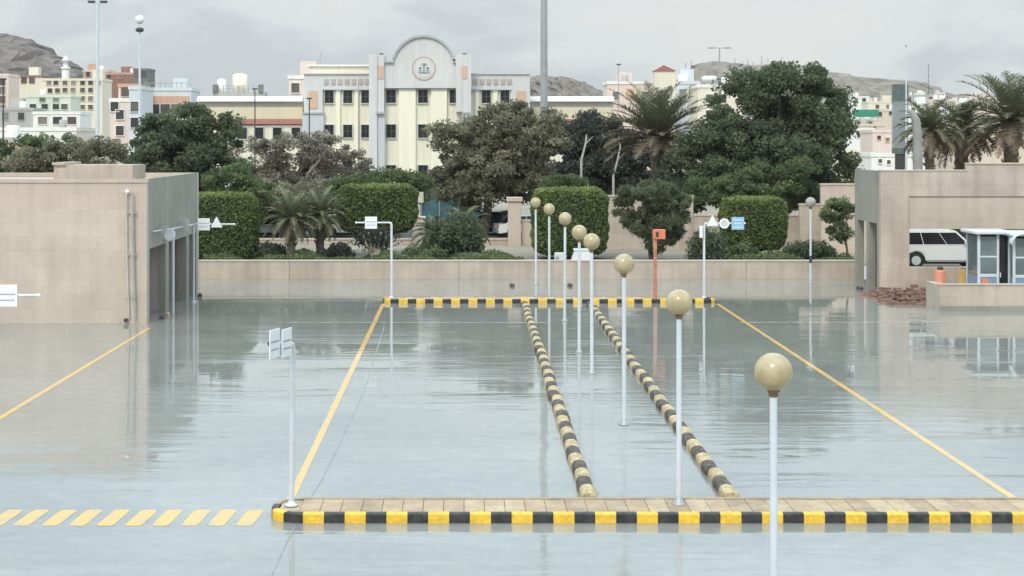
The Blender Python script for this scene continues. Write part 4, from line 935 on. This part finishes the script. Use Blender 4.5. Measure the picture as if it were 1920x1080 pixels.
house('house', 'orange-topped low building between the minaret and the brick-red one', 400, 156, 204, 131, W_terr, grid([165, 180, 195], [139]), trim=W_sand)
house('stair_tower', 'dark grey rooftop tower on the brick-red building', 370, 250, 278, 128, W_dk, [(258, 138), (270, 138)])
house('house', 'pink and cream stepped building beside the white-ball mast', 220, 206, 246, 184, W_pink, [(225, 215), (225, 245), (215, 200)], trim=W_white)
house('house', 'pink upper storey with a red-edged slanted roof behind the stepped building', 226, 222, 258, 157, W_pink, [(235, 172)], trim=W_terr)
house('slab_tower', 'narrow blue-grey wall slab beside the white-ball mast', 212, 242, 265, 161, W_bgrey, [(253, 200), (253, 230)])
t_ = house('apartment_block', 'grey building with an orange band under its roof left of the low wing', 235, 264, 358, 164, W_bgrey, grid([275, 290, 310, 330, 345], [205, 235]), wsz=(1.4, 1.5)); O = t_.location[:]
mb = MB(); mb.box(X(268, 235), X(355, 235), 234.9, 234.998, Z(194, 235), Z(180, 235)); mb.build('band', W_terr, t_, O)
mb = MB()
for k in range(9): mb.box(X(270+k*10, 235), X(270+k*10, 235)+.08, 235, 235.08, Z(164, 235), Z(155, 235))
mb.box(X(270, 235), X(351, 235), 235, 235.08, Z(156, 235), Z(155, 235)); mb.build('railing', M_galv, t_, O)
# minaret
D = 420; t = thing('minaret', 'slender white minaret rising before the left hill', 'minaret', (X(123, D), D, zG)); O = t.location[:]
mb = MB(); mb.lathe((O[0], D, zG), [(1.0, 0), (1.0, Z(132, D)-zG), (.9, Z(130, D)-zG)], 12); mb.build('shaft', W_white, t, O)
mb = MB(); mb.lathe((O[0], D, 0), [(.9, Z(131, D)), (1.3, Z(129, D)), (1.3, Z(126, D)), (.6, Z(126, D))], 12); mb.build('balcony', W_white, t, O)
mb = MB(); mb.lathe((O[0], D, 0), [(.65, Z(127, D)), (.65, Z(116, D)), (.95, Z(115, D)), (.9, Z(111, D)), (.5, Z(107, D)), (0, Z(104, D))], 12); mb.build('lantern', W_white, t, O)
# roof plant behind low wing
D = 200; t = thing('roof_tanks', 'white and cream water tanks on a steel frame behind the low left wing', 'water tanks', (X(445, D), D, zG)); O = t.location[:]
for px0, px1, y0, y1, m in ((403, 419, 147, 176, W_white), (432, 460, 137, 172, W_cream)):
    mb = MB(); r = (X(px1, D)-X(px0, D))/2; mb.lathe((X((px0+px1)/2, D), D+2, 0), [(r, Z(y1, D)), (r, Z(y0+2, D)), (r*.6, Z(y0, D)), (0, Z(y0-1, D))], 16); mb.build('tank', m, t, O)
mb = MB(); mb.box(X(396, D), X(494, D), D+1, D+4, zG, Z(172, D)); mb.build('plinth', W_grey, t, O)
mb = MB()
for k in range(11): x = X(398+k*9.4, D); mb.box(x-.05, x+.05, D+.9, D+.99, Z(173, D), Z(160, D))
for y in (160, 166): mb.box(X(398, D), X(492, D), D+.9, D+.99, Z(y+.8, D), Z(y, D))
mb.build('rail', M_galv, t, O)
for px in (401, 487): 
    mb = MB(); mb.box(X(px-4, D), X(px+4, D), D+.7, D+1.8, Z(173, D), Z(158, D)); mb.build('cooling_unit', W_dk, t, O)

# ---- school with arched gable
DS = 180.0
sc = thing('school_building', 'yellow and grey three-storey building with arched gable and round emblem', 'building', (X(786, DS), DS, zG)); O = sc.location[:]
S_grey = mk('light blue-grey render', (.61, .605, .60)); S_grey2 = mk('lavender grey render', (.54, .545, .58)); S_yel = mk('pale yellow render', (.84, .80, .64)); S_yel2 = mk('pale cream render', (.78, .74, .60)); S_pk = mk('salmon panel', (.62, .42, .30)); S_trim = mk('dark moulding', (.42, .43, .44)); S_bar = mk('dark bar', (.10, .10, .10))
def sbox(mb, p0, p1, y0, y1, a, b, mi=0): mb.box(X(p0, DS), X(p1, DS), DS+a, DS+b, max(Z(y1, DS), zG-.2) if y1 < 900 else zG-.2, Z(y0, DS), mi); return mb
# wings: yellow core wall
def sparts(nm, m, *bs):
    for q in bs: sbox(MB_ := MB(), *q); MB_.build(nm, m, sc, O)
sparts('wing_wall', S_yel2, (569, 694, 168, 999, 1.0, 14), (879, 994, 168, 999, 1.0, 14))
sparts('upper_band', S_grey, (569, 694, 139, 167.9, .6, 14), (879, 994, 139, 167.9, .6, 14))
sparts('corner_panel', S_grey, (569, 604, 168, 213, .55, .99), (960, 994, 168, 213, .55, .99))
sparts('corner_pier', S_grey2, (566, 606, 213.5, 999, .45, .98), (960, 996, 213.5, 999, .45, .98))
sparts('string_course', S_trim, (567, 607, 210.5, 213.4, .3, .98), (958, 996, 210.5, 213.4, .3, .98))
sparts('cornice', S_grey, (568, 694.5, 136.6, 138.9, .4, 14.1), (878.5, 995, 136.6, 138.9, .4, 14.1))
for px in (586, 978):
    mb = MB(); sbox(mb, px-8, px+8, 170, 203, .45, .54); mb.build('salmon_panel', S_pk, sc, O)
# ventilation squares
for px in [611, 624, 637, 650, 663, 676, 688, 891, 904, 917, 930, 943, 956]:
    mb = MB(); sbox(mb, px-4.2, px+4.2, 148, 158.5, .52, .598); f = mb.build('vent_frame', mk('brown vent', (.45, .37, .33)), sc, O)
    mb = MB(); sbox(mb, px-2.2, px+2.2, 150.5, 156, .50, .519); mb.build('vent_slot', S_trim, f, O)
def swin(px, py, yface, w2=8.5, h2=12):
    mb = MB(); a = yface
    sbox(mb, px-w2-1.3, px-w2, py-h2-1.2, py+h2+1.4, a-.18, a-.002); sbox(mb, px+w2, px+w2+1.3, py-h2-1.2, py+h2+1.4, a-.18, a-.002)
    sbox(mb, px-w2, px+w2, py-h2-1.2, py-h2, a-.18, a-.002); sbox(mb, px-w2, px+w2, py+h2, py+h2+1.4, a-.25, a-.002)
    f = mb.build('window', S_grey, sc, O)
    mb = MB(); sbox(mb, px-w2, px+w2, py-h2, py+h2, a-.05, a-.001); mb.build('pane', M_glass, f, O)
    mb = MB(); sbox(mb, px-.5, px+.5, py-h2, py+h2, a-.09, a-.051); sbox(mb, px-w2, px-.5, py-.4, py+.4, a-.09, a-.051); sbox(mb, px+.5, px+w2, py-.4, py+.4, a-.09, a-.051); mb.build('glazing_bar', S_bar, f, O)
for py in (181, 246, 314):
    for px in (616, 651, 685, 912, 947): swin(px, py, 1.0)
# pilasters on wings
for px in (633, 668, 895, 929, 962):
    mb = MB(); sbox(mb, px-4, px+4, 172, 999, .7, .999); mb.build('pilaster', S_yel, sc, O)
    mb = MB(); sbox(mb, px-5, px+5, 168.1, 172, .65, .999); mb.build('capital', S_trim, sc, O)
# central block
a = Z(103, DS)
def arcpts():
    pts = []
    cx, cy, r = 795, 150, 62
    return pts
xc = X(795, DS); 
poly = [(X(709, DS), Z(166, DS)), (X(709, DS), Z(118, DS)), (X(738, DS), Z(118, DS)), (X(738, DS), Z(114, DS))]
rad = X(56+868, DS); cz_ = Z(128, DS)
th0 = math.acos(min(1, (X(795, DS)-X(741, DS))/rad))
for a_ in np.linspace(math.pi-th0*1.0, th0*1.0, 25): poly.append((xc+rad*math.cos(a_), cz_+rad*math.sin(a_)))
poly += [(X(849, DS), Z(114, DS)), (X(849, DS), Z(118, DS)), (X(868, DS), Z(118, DS)), (X(868, DS), Z(166, DS))]
mb = MB(); mb.prism(poly, DS-1.6, DS+3); mb.build('gable', S_grey, sc, O)
mb = MB(); ang = np.linspace(math.pi-th0, th0, 25)
for a0, a1 in zip(ang[:-1], ang[1:]):
    q = []
    for aa, rr_ in ((a0, rad+.02), (a0, rad+.28), (a1, rad+.28), (a1, rad+.02)): q.append((xc+rr_*math.cos(aa), cz_+rr_*math.sin(aa)))
    mb.prism(q, DS-1.85, DS+3.1)
mb.build('arch_moulding', S_trim, sc, O)
mb = MB(); 
for p0, p1 in ((722, 740), (849, 867)): sbox(mb, p0, p1, 116, 119, -1.9, -1.601)
mb.build('moulding', S_trim, sc, O)
sparts('tower_pier', S_grey, (694, 708.9, 104, 999, -2.2, 8), (868.1, 883, 104, 999, -2.2, 8))
sparts('tower_face', S_grey, (708.95, 722, 104, 210, -2.0, 3), (855, 868, 104, 210, -2.0, 3))
sparts('bracket', S_trim, (707, 723, 210.2, 214, -2.3, -1.3), (866, 881, 210.2, 214, -2.4, -1.3))
sparts('corner_pier', S_grey2, (709, 723, 214.2, 999, -1.9, 2), (866, 882, 214.2, 999, -2.3, 2))
for px in (716, 871):
    mb = MB(); sbox(mb, px-4.5, px+4.5, 125, 149, -2.28, -2.201) if px > 800 else sbox(mb, px-4.5, px+4.5, 125, 149, -2.08, -2.001); mb.build('salmon_panel', S_pk, sc, O)
    mb = MB(); mb.tube([(X(px, DS), DS-1, Z(104, DS)), (X(px, DS), DS-1, Z(101, DS))], [.2, .25], 8); mb.build('floodlight', M_dkmetal, sc, O)
mb = MB(); sbox(mb, 723, 866, 166.2, 999, -.9, 3); mb.build('centre_wall', S_yel2, sc, O)
for p0, p1 in ((749, 780), (809, 838)):
    mb = MB(); sbox(mb, p0, p1, 170, 999, -1.35, -.901); mb.build('bay_panel', S_yel, sc, O)
    mb = MB(); sbox(mb, p0-1, p1+1, 166.3, 170, -1.45, -.901); mb.build('bay_head', S_trim, sc, O)
for px in (734, 793.5, 852):
    for py in (181, 246, 322): swin(px, py, -.9, 9, 12.5)
# penthouse
mb = MB(); sbox(mb, 574, 691, 122.2, 136.5, 3, 12); mb.build('penthouse', W_cream, sc, O)
mb = MB(); sbox(mb, 572, 692, 119, 122, 2.7, 12.3); mb.build('penthouse_roof', W_white, sc, O)
mb = MB(); mb.tube([(X(594, DS), DS+5, Z(119, DS)), (X(594, DS), DS+5, Z(92, DS))], .05, 6); mb.build('aerial', M_galv, sc, O)
# emblem
D = DS-1.62; ex, ez = X(795.5, DS), Z(130, DS)
def disc(r, y, m, nm, par, x=ex, z=ez):
    mb = MB(); mb.prism([(x+r*math.cos(a_), z+r*math.sin(a_)) for a_ in np.linspace(0, 2*math.pi, 41)[:-1]], y-.03, y); return mb.build(nm, m, par, O)
s_ = DS/F
em = disc(22.5*s_, D+.019, mk('emblem ring', (.42, .33, .30)), 'emblem', sc)
disc(20.5*s_, D-.012, mk('emblem rim', (.62, .55, .50)), 'emblem_rim', em); disc(16.5*s_, D-.043, mk('emblem face', (.60, .62, .60)), 'emblem_face', em)
mb = MB(); yy = D-.075
mb.box(ex-.06, ex+.06, yy-.03, yy, ez-.45, ez+.35)
for k in range(7):
    a_ = R(20+k*23.3); mb.prism([(ex, ez+.3), (ex+.38*math.cos(a_)-.03, ez+.32+.33*math.sin(a_)), (ex+.38*math.cos(a_)+.04, ez+.30+.33*math.sin(a_))], yy-.03, yy)
mb.prism([(ex-.7, ez-.42), (ex+.7, ez-.42), (ex+.5, ez-.52), (ex-.5, ez-.52)], yy-.03, yy)
for sg in (-1, 1):
    mb.box(ex+sg*.42-.12, ex+sg*.42+.12, yy-.03, yy, ez-.08, ez+.16); mb.box(ex+sg*.42-.2, ex+sg*.42+.2, yy-.03, yy, ez-.28, ez-.2)
mb.build('emblem_mark', mk('emblem mark', (.18, .16, .17)), em, O)
# low wings
def lowwing(label, px0, px1, D, wins):
    t = thing('low_wing', label, 'building', (X(px0, D), D, zG)); O = t.location[:]
    b_ = lambda p0, p1, y0, y1, a, c: MB().box(X(p0, D), X(p1, D), D+a, D+c, Z(y1, D) if y1 < 900 else zG-.2, Z(y0, D))
    b_(px0+2, px1, 201, 223, 0, 12).build('upper_wall', mk('cream band', (.68, .60, .44)), t, O)
    b_(px0, px1, 190.5, 200.9, .3, 12).build('painted_shade_band', W_grey, t, O)  # grey strip painted in for the shade below the roof edge
    rf = MB(); zt, zb = Z(180.5, D), Z(190.4, D); pr = [(D-.3, zb)]+[(D-.3+.9*(1-math.cos(a_)), zb+.08+(zt-zb-.08)*math.sin(a_)) for a_ in np.linspace(0, math.pi/2, 7)]+[(D+13, zt), (D+13, zb)]
    xa, xb = X(px0-1, D), X(px1, D); n_ = len(pr)
    rf.add([(xa, y_, z_) for y_, z_ in pr]+[(xb, y_, z_) for y_, z_ in pr], [list(range(n_)), list(range(n_, 2*n_))[::-1]]+[(i_, (i_+1) % n_, (i_+1) % n_+n_, i_+n_) for i_ in range(n_)]); rf.build('roof', mk('white roof', (.88, .88, .88)), t, O)
    b_(px0+2, px1, 223.1, 233, -.25, 12).build('red_band', mk('dull red render', (.42, .20, .16)), t, O)
    b_(px0+2, px1, 235.1, 999, .1, 12).build('lower_wall', S_yel2, t, O)
    for px in wins:
        f = MB(); f.box(X(px-9.5, D), X(px+9.5, D), D-.1, D+.098, Z(262, D), Z(237, D)); fo = f.build('window', S_grey, t, O)
        MB().box(X(px-8, D), X(px+8, D), D-.14, D-.101, Z(260, D), Z(239, D)).build('pane', M_glass, fo, O)
    return t
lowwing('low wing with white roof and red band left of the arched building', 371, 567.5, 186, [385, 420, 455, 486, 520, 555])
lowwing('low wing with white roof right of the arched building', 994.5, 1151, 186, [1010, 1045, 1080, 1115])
house('house', 'pink block between the low left wing and the arched building', 215, 541, 600, 141, W_pink, [(554, 165)], trim=W_white)
# right background
t_ = house('house', 'pinkish villa with arched window right of the low right wing', 250, 1139, 1228, 152, W_pink, [(1155, 180), (1210, 180)], trim=W_white); O = t_.location[:]
mb = MB(); D = 250; mb.prism([(X(1181+7*math.cos(a_), D), Z(174-8*math.sin(a_), D)) for a_ in np.linspace(0, math.pi, 12)]+[(X(1174, D), Z(186, D)), (X(1188, D), Z(186, D))], D-.1, D-.002); mb.build('arched_window', W_terr, t_, O)
t_ = house('stair_tower', 'cream tower with a small red pyramid roof', 246, 1228, 1266, 133, W_cream, [], parapet=False, depth=3.1); O = t_.location[:]; D = 246
x0, x1, z0, z1 = X(1226, D), X(1268, D), Z(133, D), Z(121, D)
mb = MB(); mb.add([(x0, D-.2, z0), (x1, D-.2, z0), (x1, D+3.3, z0), (x0, D+3.3, z0), ((x0+x1)/2, D+1.55, z1)], [(0, 1, 4), (1, 2, 4), (2, 3, 4), (3, 0, 4), (0, 3, 2, 1)]); mb.build('roof', mk('red roof tile', (.24, .07, .05)), t_, O)
house('house', 'grey plain house right of the red-roofed tower', 255, 1264, 1312, 152, W_bgrey, [(1280, 175), (1298, 175)])
t_ = house('apartment_block', 'tall cream-white house with a white tank on its roof', 240, 1308, 1395, 158, W_cream, [(1330, 185), (1330, 215), (1355, 185)], trim=W_white); O = t_.location[:]; D = 240
mb = MB(); mb.lathe((X(1336, D), D+3, 0), [(.6, Z(158, D)), (.6, Z(152, D)), (1.2, Z(150, D)), (1.2, Z(143, D)), (.8, Z(141, D)), (0, Z(140.5, D))], 16); mb.build('tank', W_white, t_, O)
# hillside town right
def gw(px0, px1, ys, n): return grid(np.linspace(px0, px1, n), ys)
H_ = [('white house with small square windows right of the huge tree', 300, 1578, 1640, 240, W_white, gw(1588, 1632, [254], 3)),
      ('cream two-storey house below the white one beside the huge tree', 200, 1570, 1612, 280, W_cream, gw(1580, 1603, [302], 2)),
      ('pinkish white house with a dark window left of the grey totem', 260, 1636, 1680, 243, W_pink, [(1648, 258), (1664, 262)]),
      ('white flat house at the foot of the grey totem', 190, 1634, 1716, 286, W_white, [(1650, 302), (1666, 304), (1686, 301)]),
      ('white roofed house highest on the right slope', 520, 1596, 1630, 180, W_white, [(1605, 188), (1620, 188)]),
      ('cream house on the slope behind the green canopy', 480, 1628, 1685, 190, W_cream, [(1645, 200), (1665, 200)]),
      ('brown house between the green canopy and the totem', 400, 1640, 1690, 205, W_sand, [(1650, 214), (1670, 212)]),
      ('cream house stepping down under the green canopy', 350, 1600, 1650, 222, W_cream, [(1612, 232), (1632, 232)]),
      ('whitish house right of the grey totem', 420, 1700, 1745, 196, W_white, [(1712, 206), (1730, 206)]),
      ('pink house on the slope above the slim palm', 460, 1742, 1790, 186, W_pink, [(1755, 196), (1775, 196)]),
      ('white small house seen between the slim and bushy palms', 430, 1780, 1830, 192, W_white, [(1795, 203), (1815, 203)]),
      ('long sandy house behind the right-edge palm', 440, 1828, 1960, 190, W_sand, gw(1840, 1940, [202], 6)),
      ('white low house behind the slim palm trunk', 200, 1716, 1800, 266, W_white, [(1735, 285), (1765, 285), (1785, 285)]),
      ('beige long building behind the right palms', 130, 1795, 1990, 252, W_sand, gw(1815, 1970, [275], 8)),
      ('tan house halfway up the slope by the hill foot', 600, 1560, 1600, 186, W_sand, [(1575, 194)]),
      ('grey house over the pink one on the slope', 640, 1690, 1760, 178, W_grey, [(1705, 186), (1725, 186), (1745, 186)]),
      ('cream terrace house low between canopy and totem', 320, 1612, 1660, 232, W_sand, [(1640, 238)])]
for lab, D, a, b, y, m, wn in H_: house('house', lab, D, a, b, y, m, wn, wsz=(D/F*7, D/F*7.5))
D = 345; t = thing('canopy', 'green rooftop canopy among the right-hand houses', 'canopy', (X(1623, D), D-2, Z(222, D))); O = t.location[:]
mb = MB(); mb.box(X(1606, D), X(1641, D), D-3, D+3, Z(219, D), Z(206, D)); mb.build('cloth', mat('green cloth', (.03, .25, .16), .7), t, O)
mb = MB()
for px in (1607, 1640): mb.box(X(px, D)-.1, X(px, D)+.1, D-2.9, D-2.7, Z(225, D), Z(219, D))
mb.build('post', M_galv, t, O)
rh = random.Random(21)
slots = sorted([(1592+i*21+rh.uniform(-5, 5), rh.uniform(172, 196)) for i in range(16)])
for i, (px, py) in enumerate(slots):
    D = 700+(200-py)*16; wd = rh.uniform(14, 24)
    t_ = house('hillside_house', f'small pale house on the far right slope, {ORD[i]} from the left', D, px, px+wd, py, rh.choice([W_white, W_cream, W_sand, W_pink, W_white]), [(px+wd*.3, py+5), (px+wd*.7, py+5)], wsz=(D/F*3, D/F*3)); t_['group'] = 'small pale houses on the far right slope'
# totem + aerial
D = 140; t = thing('sign_totem', 'tall grey panelled totem with dark green ends on the right', 'totem', (X(1689, D), D, zG)); O = t.location[:]
mb = MB(); mb.box(X(1675, D), X(1703, D), D, D+.5, Z(277, D), Z(192, D)); mb.build('grey_panel', mat('grey louvre', (.33, .37, .38), .5, .08, 2, streak=.1), t, O)
for a_, b_ in ((191.8, 158), (288, 277.2)): mb = MB(); mb.box(X(1675, D), X(1703, D), D, D+.5, Z(a_, D), Z(b_, D)); mb.build('green_panel', mat('dark green louvre', (.10, .13, .13), .5, .2, 2), t, O)
mb = MB()
for k in range(24): mb.box(X(1676, D), X(1702, D), D-.05, D-.002, Z(191-k*-3.6, D)-.03, Z(191-k*-3.6, D)+.03)
mb.build('louvre', M_galv, t, O)
mb = MB(); mb.box(X(1680, D), X(1698, D), D+.1, D+.4, zG, Z(288.2, D)); mb.build('base', M_dkmetal, t, O)
t = thing('aerial_mast', 'thin pale mast standing at the right side of the grey totem', 'mast', (X(1698, 139), 139, zG)); O = t.location[:]; D = 139
mb = MB(); mb.tube([(X(1698, D), D-.2, zG), (X(1698, D), D-.2, Z(86, D))], [.12, .05], 8); mb.build('pole', M_pole, t, O)
mb = MB(); mb.sphere((X(1698, D), D-.2, Z(86, D)), .1, u=8, v=6); mb.build('finial', M_galv, t, O)

# ---- masts and street lights
def mast(label, D, px, ytop, r0, r1, heads, name='street_lamp', m=M_galv, cat='street lamp'):
    t = thing(name, label, cat, (X(px, D), D, zG)); O = t.location[:]; x = X(px, D); zt = Z(ytop, D)
    mb = MB(); mb.tube([(x, D, zG), (x, D, zt)], [r0, r1], 10); mb.build('pole', m, t, O)
    if heads == 'twin':
        for s in (-1, 1):
            mb = MB(); mb.tube([(x, D, zt-.25), (x+s*.35, D, zt+.1)], .05, 6); mb.build('arm', m, t, O)
            mb = MB(); mb.bbox(x+s*.5-.28, x+s*.5+.28, D-.2, D+.2, zt+.02, zt+.22, .05); mb.build('lamp_head', M_dkmetal, t, O)
    if heads == 'ball':
        mb = MB(); mb.sphere((x, D, zt+.55), .42, u=16, v=10); mb.build('radome', M_white, t, O)
        mb = MB(); mb.lathe((x, D, zt-.6), [(0, 0), (.3, .02), (.42, .2), (.3, .4), (0, .42)], 12); mb.build('lamp_head', M_dkmetal, t, O)
    if heads == 'tee':
        for s in (-1, 1):
            mb = MB(); mb.tube([(x, D, zt), (x+s*.55, D, zt+.02)], .04, 6); mb.build('arm', m, t, O)
            mb = MB(); mb.bbox(x+s*.85-.32, x+s*.85+.32, D-.14, D+.14, zt-.06, zt+.1, .04); mb.build('lamp_head', M_galv, t, O)
    if heads == 'small':
        mb = MB(); mb.bbox(x-.25, x+.25, D-.12, D+.12, zt, zt+.14, .04); mb.build('lamp_head', M_dkmetal, t, O)
    return t
mast('tall thin mast with twin floodlights reaching the top edge on the left', 130, 183, 6, .2, .11, 'twin', 'flood_mast', M_alum, 'mast')
mast('tall thin mast topped by a white ball', 148, 262, 48, .16, .09, 'ball', 'flood_mast', M_alum, 'mast')
mast('thick grey high mast running out of the top of the frame', 118, 1020, -170, .33, .22, 'twin', 'flood_mast', M_galv, 'mast')
mast('tee-headed double street lamp above the white roof tank', 165, 1349, 90, .11, .07, 'tee')
mast('thin grey street lamp before the low left wing', 150, 478, 168, .09, .05, 'small', m=M_dkmetal)
mast('slender dark lamp post before the left corner of the arched building', 140, 580, 186, .07, .05, 'small', m=M_dkmetal)
mast('dark thin pole at the far left edge', 120, 6, 150, .07, .05, 'small', m=M_dkmetal)
mast('thin roof-high pole before the pinkish villa', 175, 1160, 122, .07, .04, 'small')
mast('slender pole in front of the left wing drain pipes', 150, 672, 150, .06, .04, 'none', m=M_galv)
# antenna masts on the right hill
src = None; hx = [1286, 1296, 1378, 1392, 1402, 1412, 1428, 1440, 1452, 1466, 1480, 1528, 1535, 1583, 1741]
for i, px in enumerate(hx):
    D = 1580 if px < 1700 else 900; yb = 128 if px < 1540 else 160; h = [12, 16, 20, 14, 18, 12, 24, 20, 16, 22, 14, 12, 10, 12, 26][i]
    if src is None:
        mb = MB(); mb.tube([(0, 0, -12), (0, 0, 10)], [.28, .16], 6)
        for z in (4, 7, 9): mb.box(-1.2, 1.2, -.06, .06, z, z+.14)
        src = tag(mb.build('radio_mast', M_dkmetal), 'thin radio mast on the crest of the right hill', 'radio mast', 'radio masts on the right hill'); o = src
    else: o = src.copy(); C.collection.objects.link(o)
    o.location = (X(px, D), D, Z(yb, D)); o.scale = (1, 1, h/20); o['label'] = f'thin radio mast on the crest of the right hill, {ORD[i]} from the left'
    if px > 1700: o['label'] = 'lone thin radio mast on the low ridge right of the totem'; del o['group']; o.location = (X(px, D), D, Z(160, D)); o.scale = (.7, .7, 1.2)

# sub-parts were built in the coordinates of their thing: nothing further to shift
# ================================================================== AIR
mb = MB(); mb.box(-2600, 2600, -60, 3200, -7, 320)
hz = mb.build('haze', M_white); hz['kind'] = 'stuff'; hz['label'] = 'thin pale haze over the whole place'; hz['category'] = 'haze'
hm = bpy.data.materials.new('haze air'); hm.use_nodes = True; hn = hm.node_tree; hn.nodes.clear()
pv = hn.nodes.new('ShaderNodeVolumePrincipled'); pv.inputs['Density'].default_value = .0001; pv.inputs['Color'].default_value = (.98, .955, .93, 1); pv.inputs['Anisotropy'].default_value = .2
ho = hn.nodes.new('ShaderNodeOutputMaterial'); hn.links.new(pv.outputs[0], ho.inputs['Volume'])
hz.data.materials.clear(); hz.data.materials.append(hm)
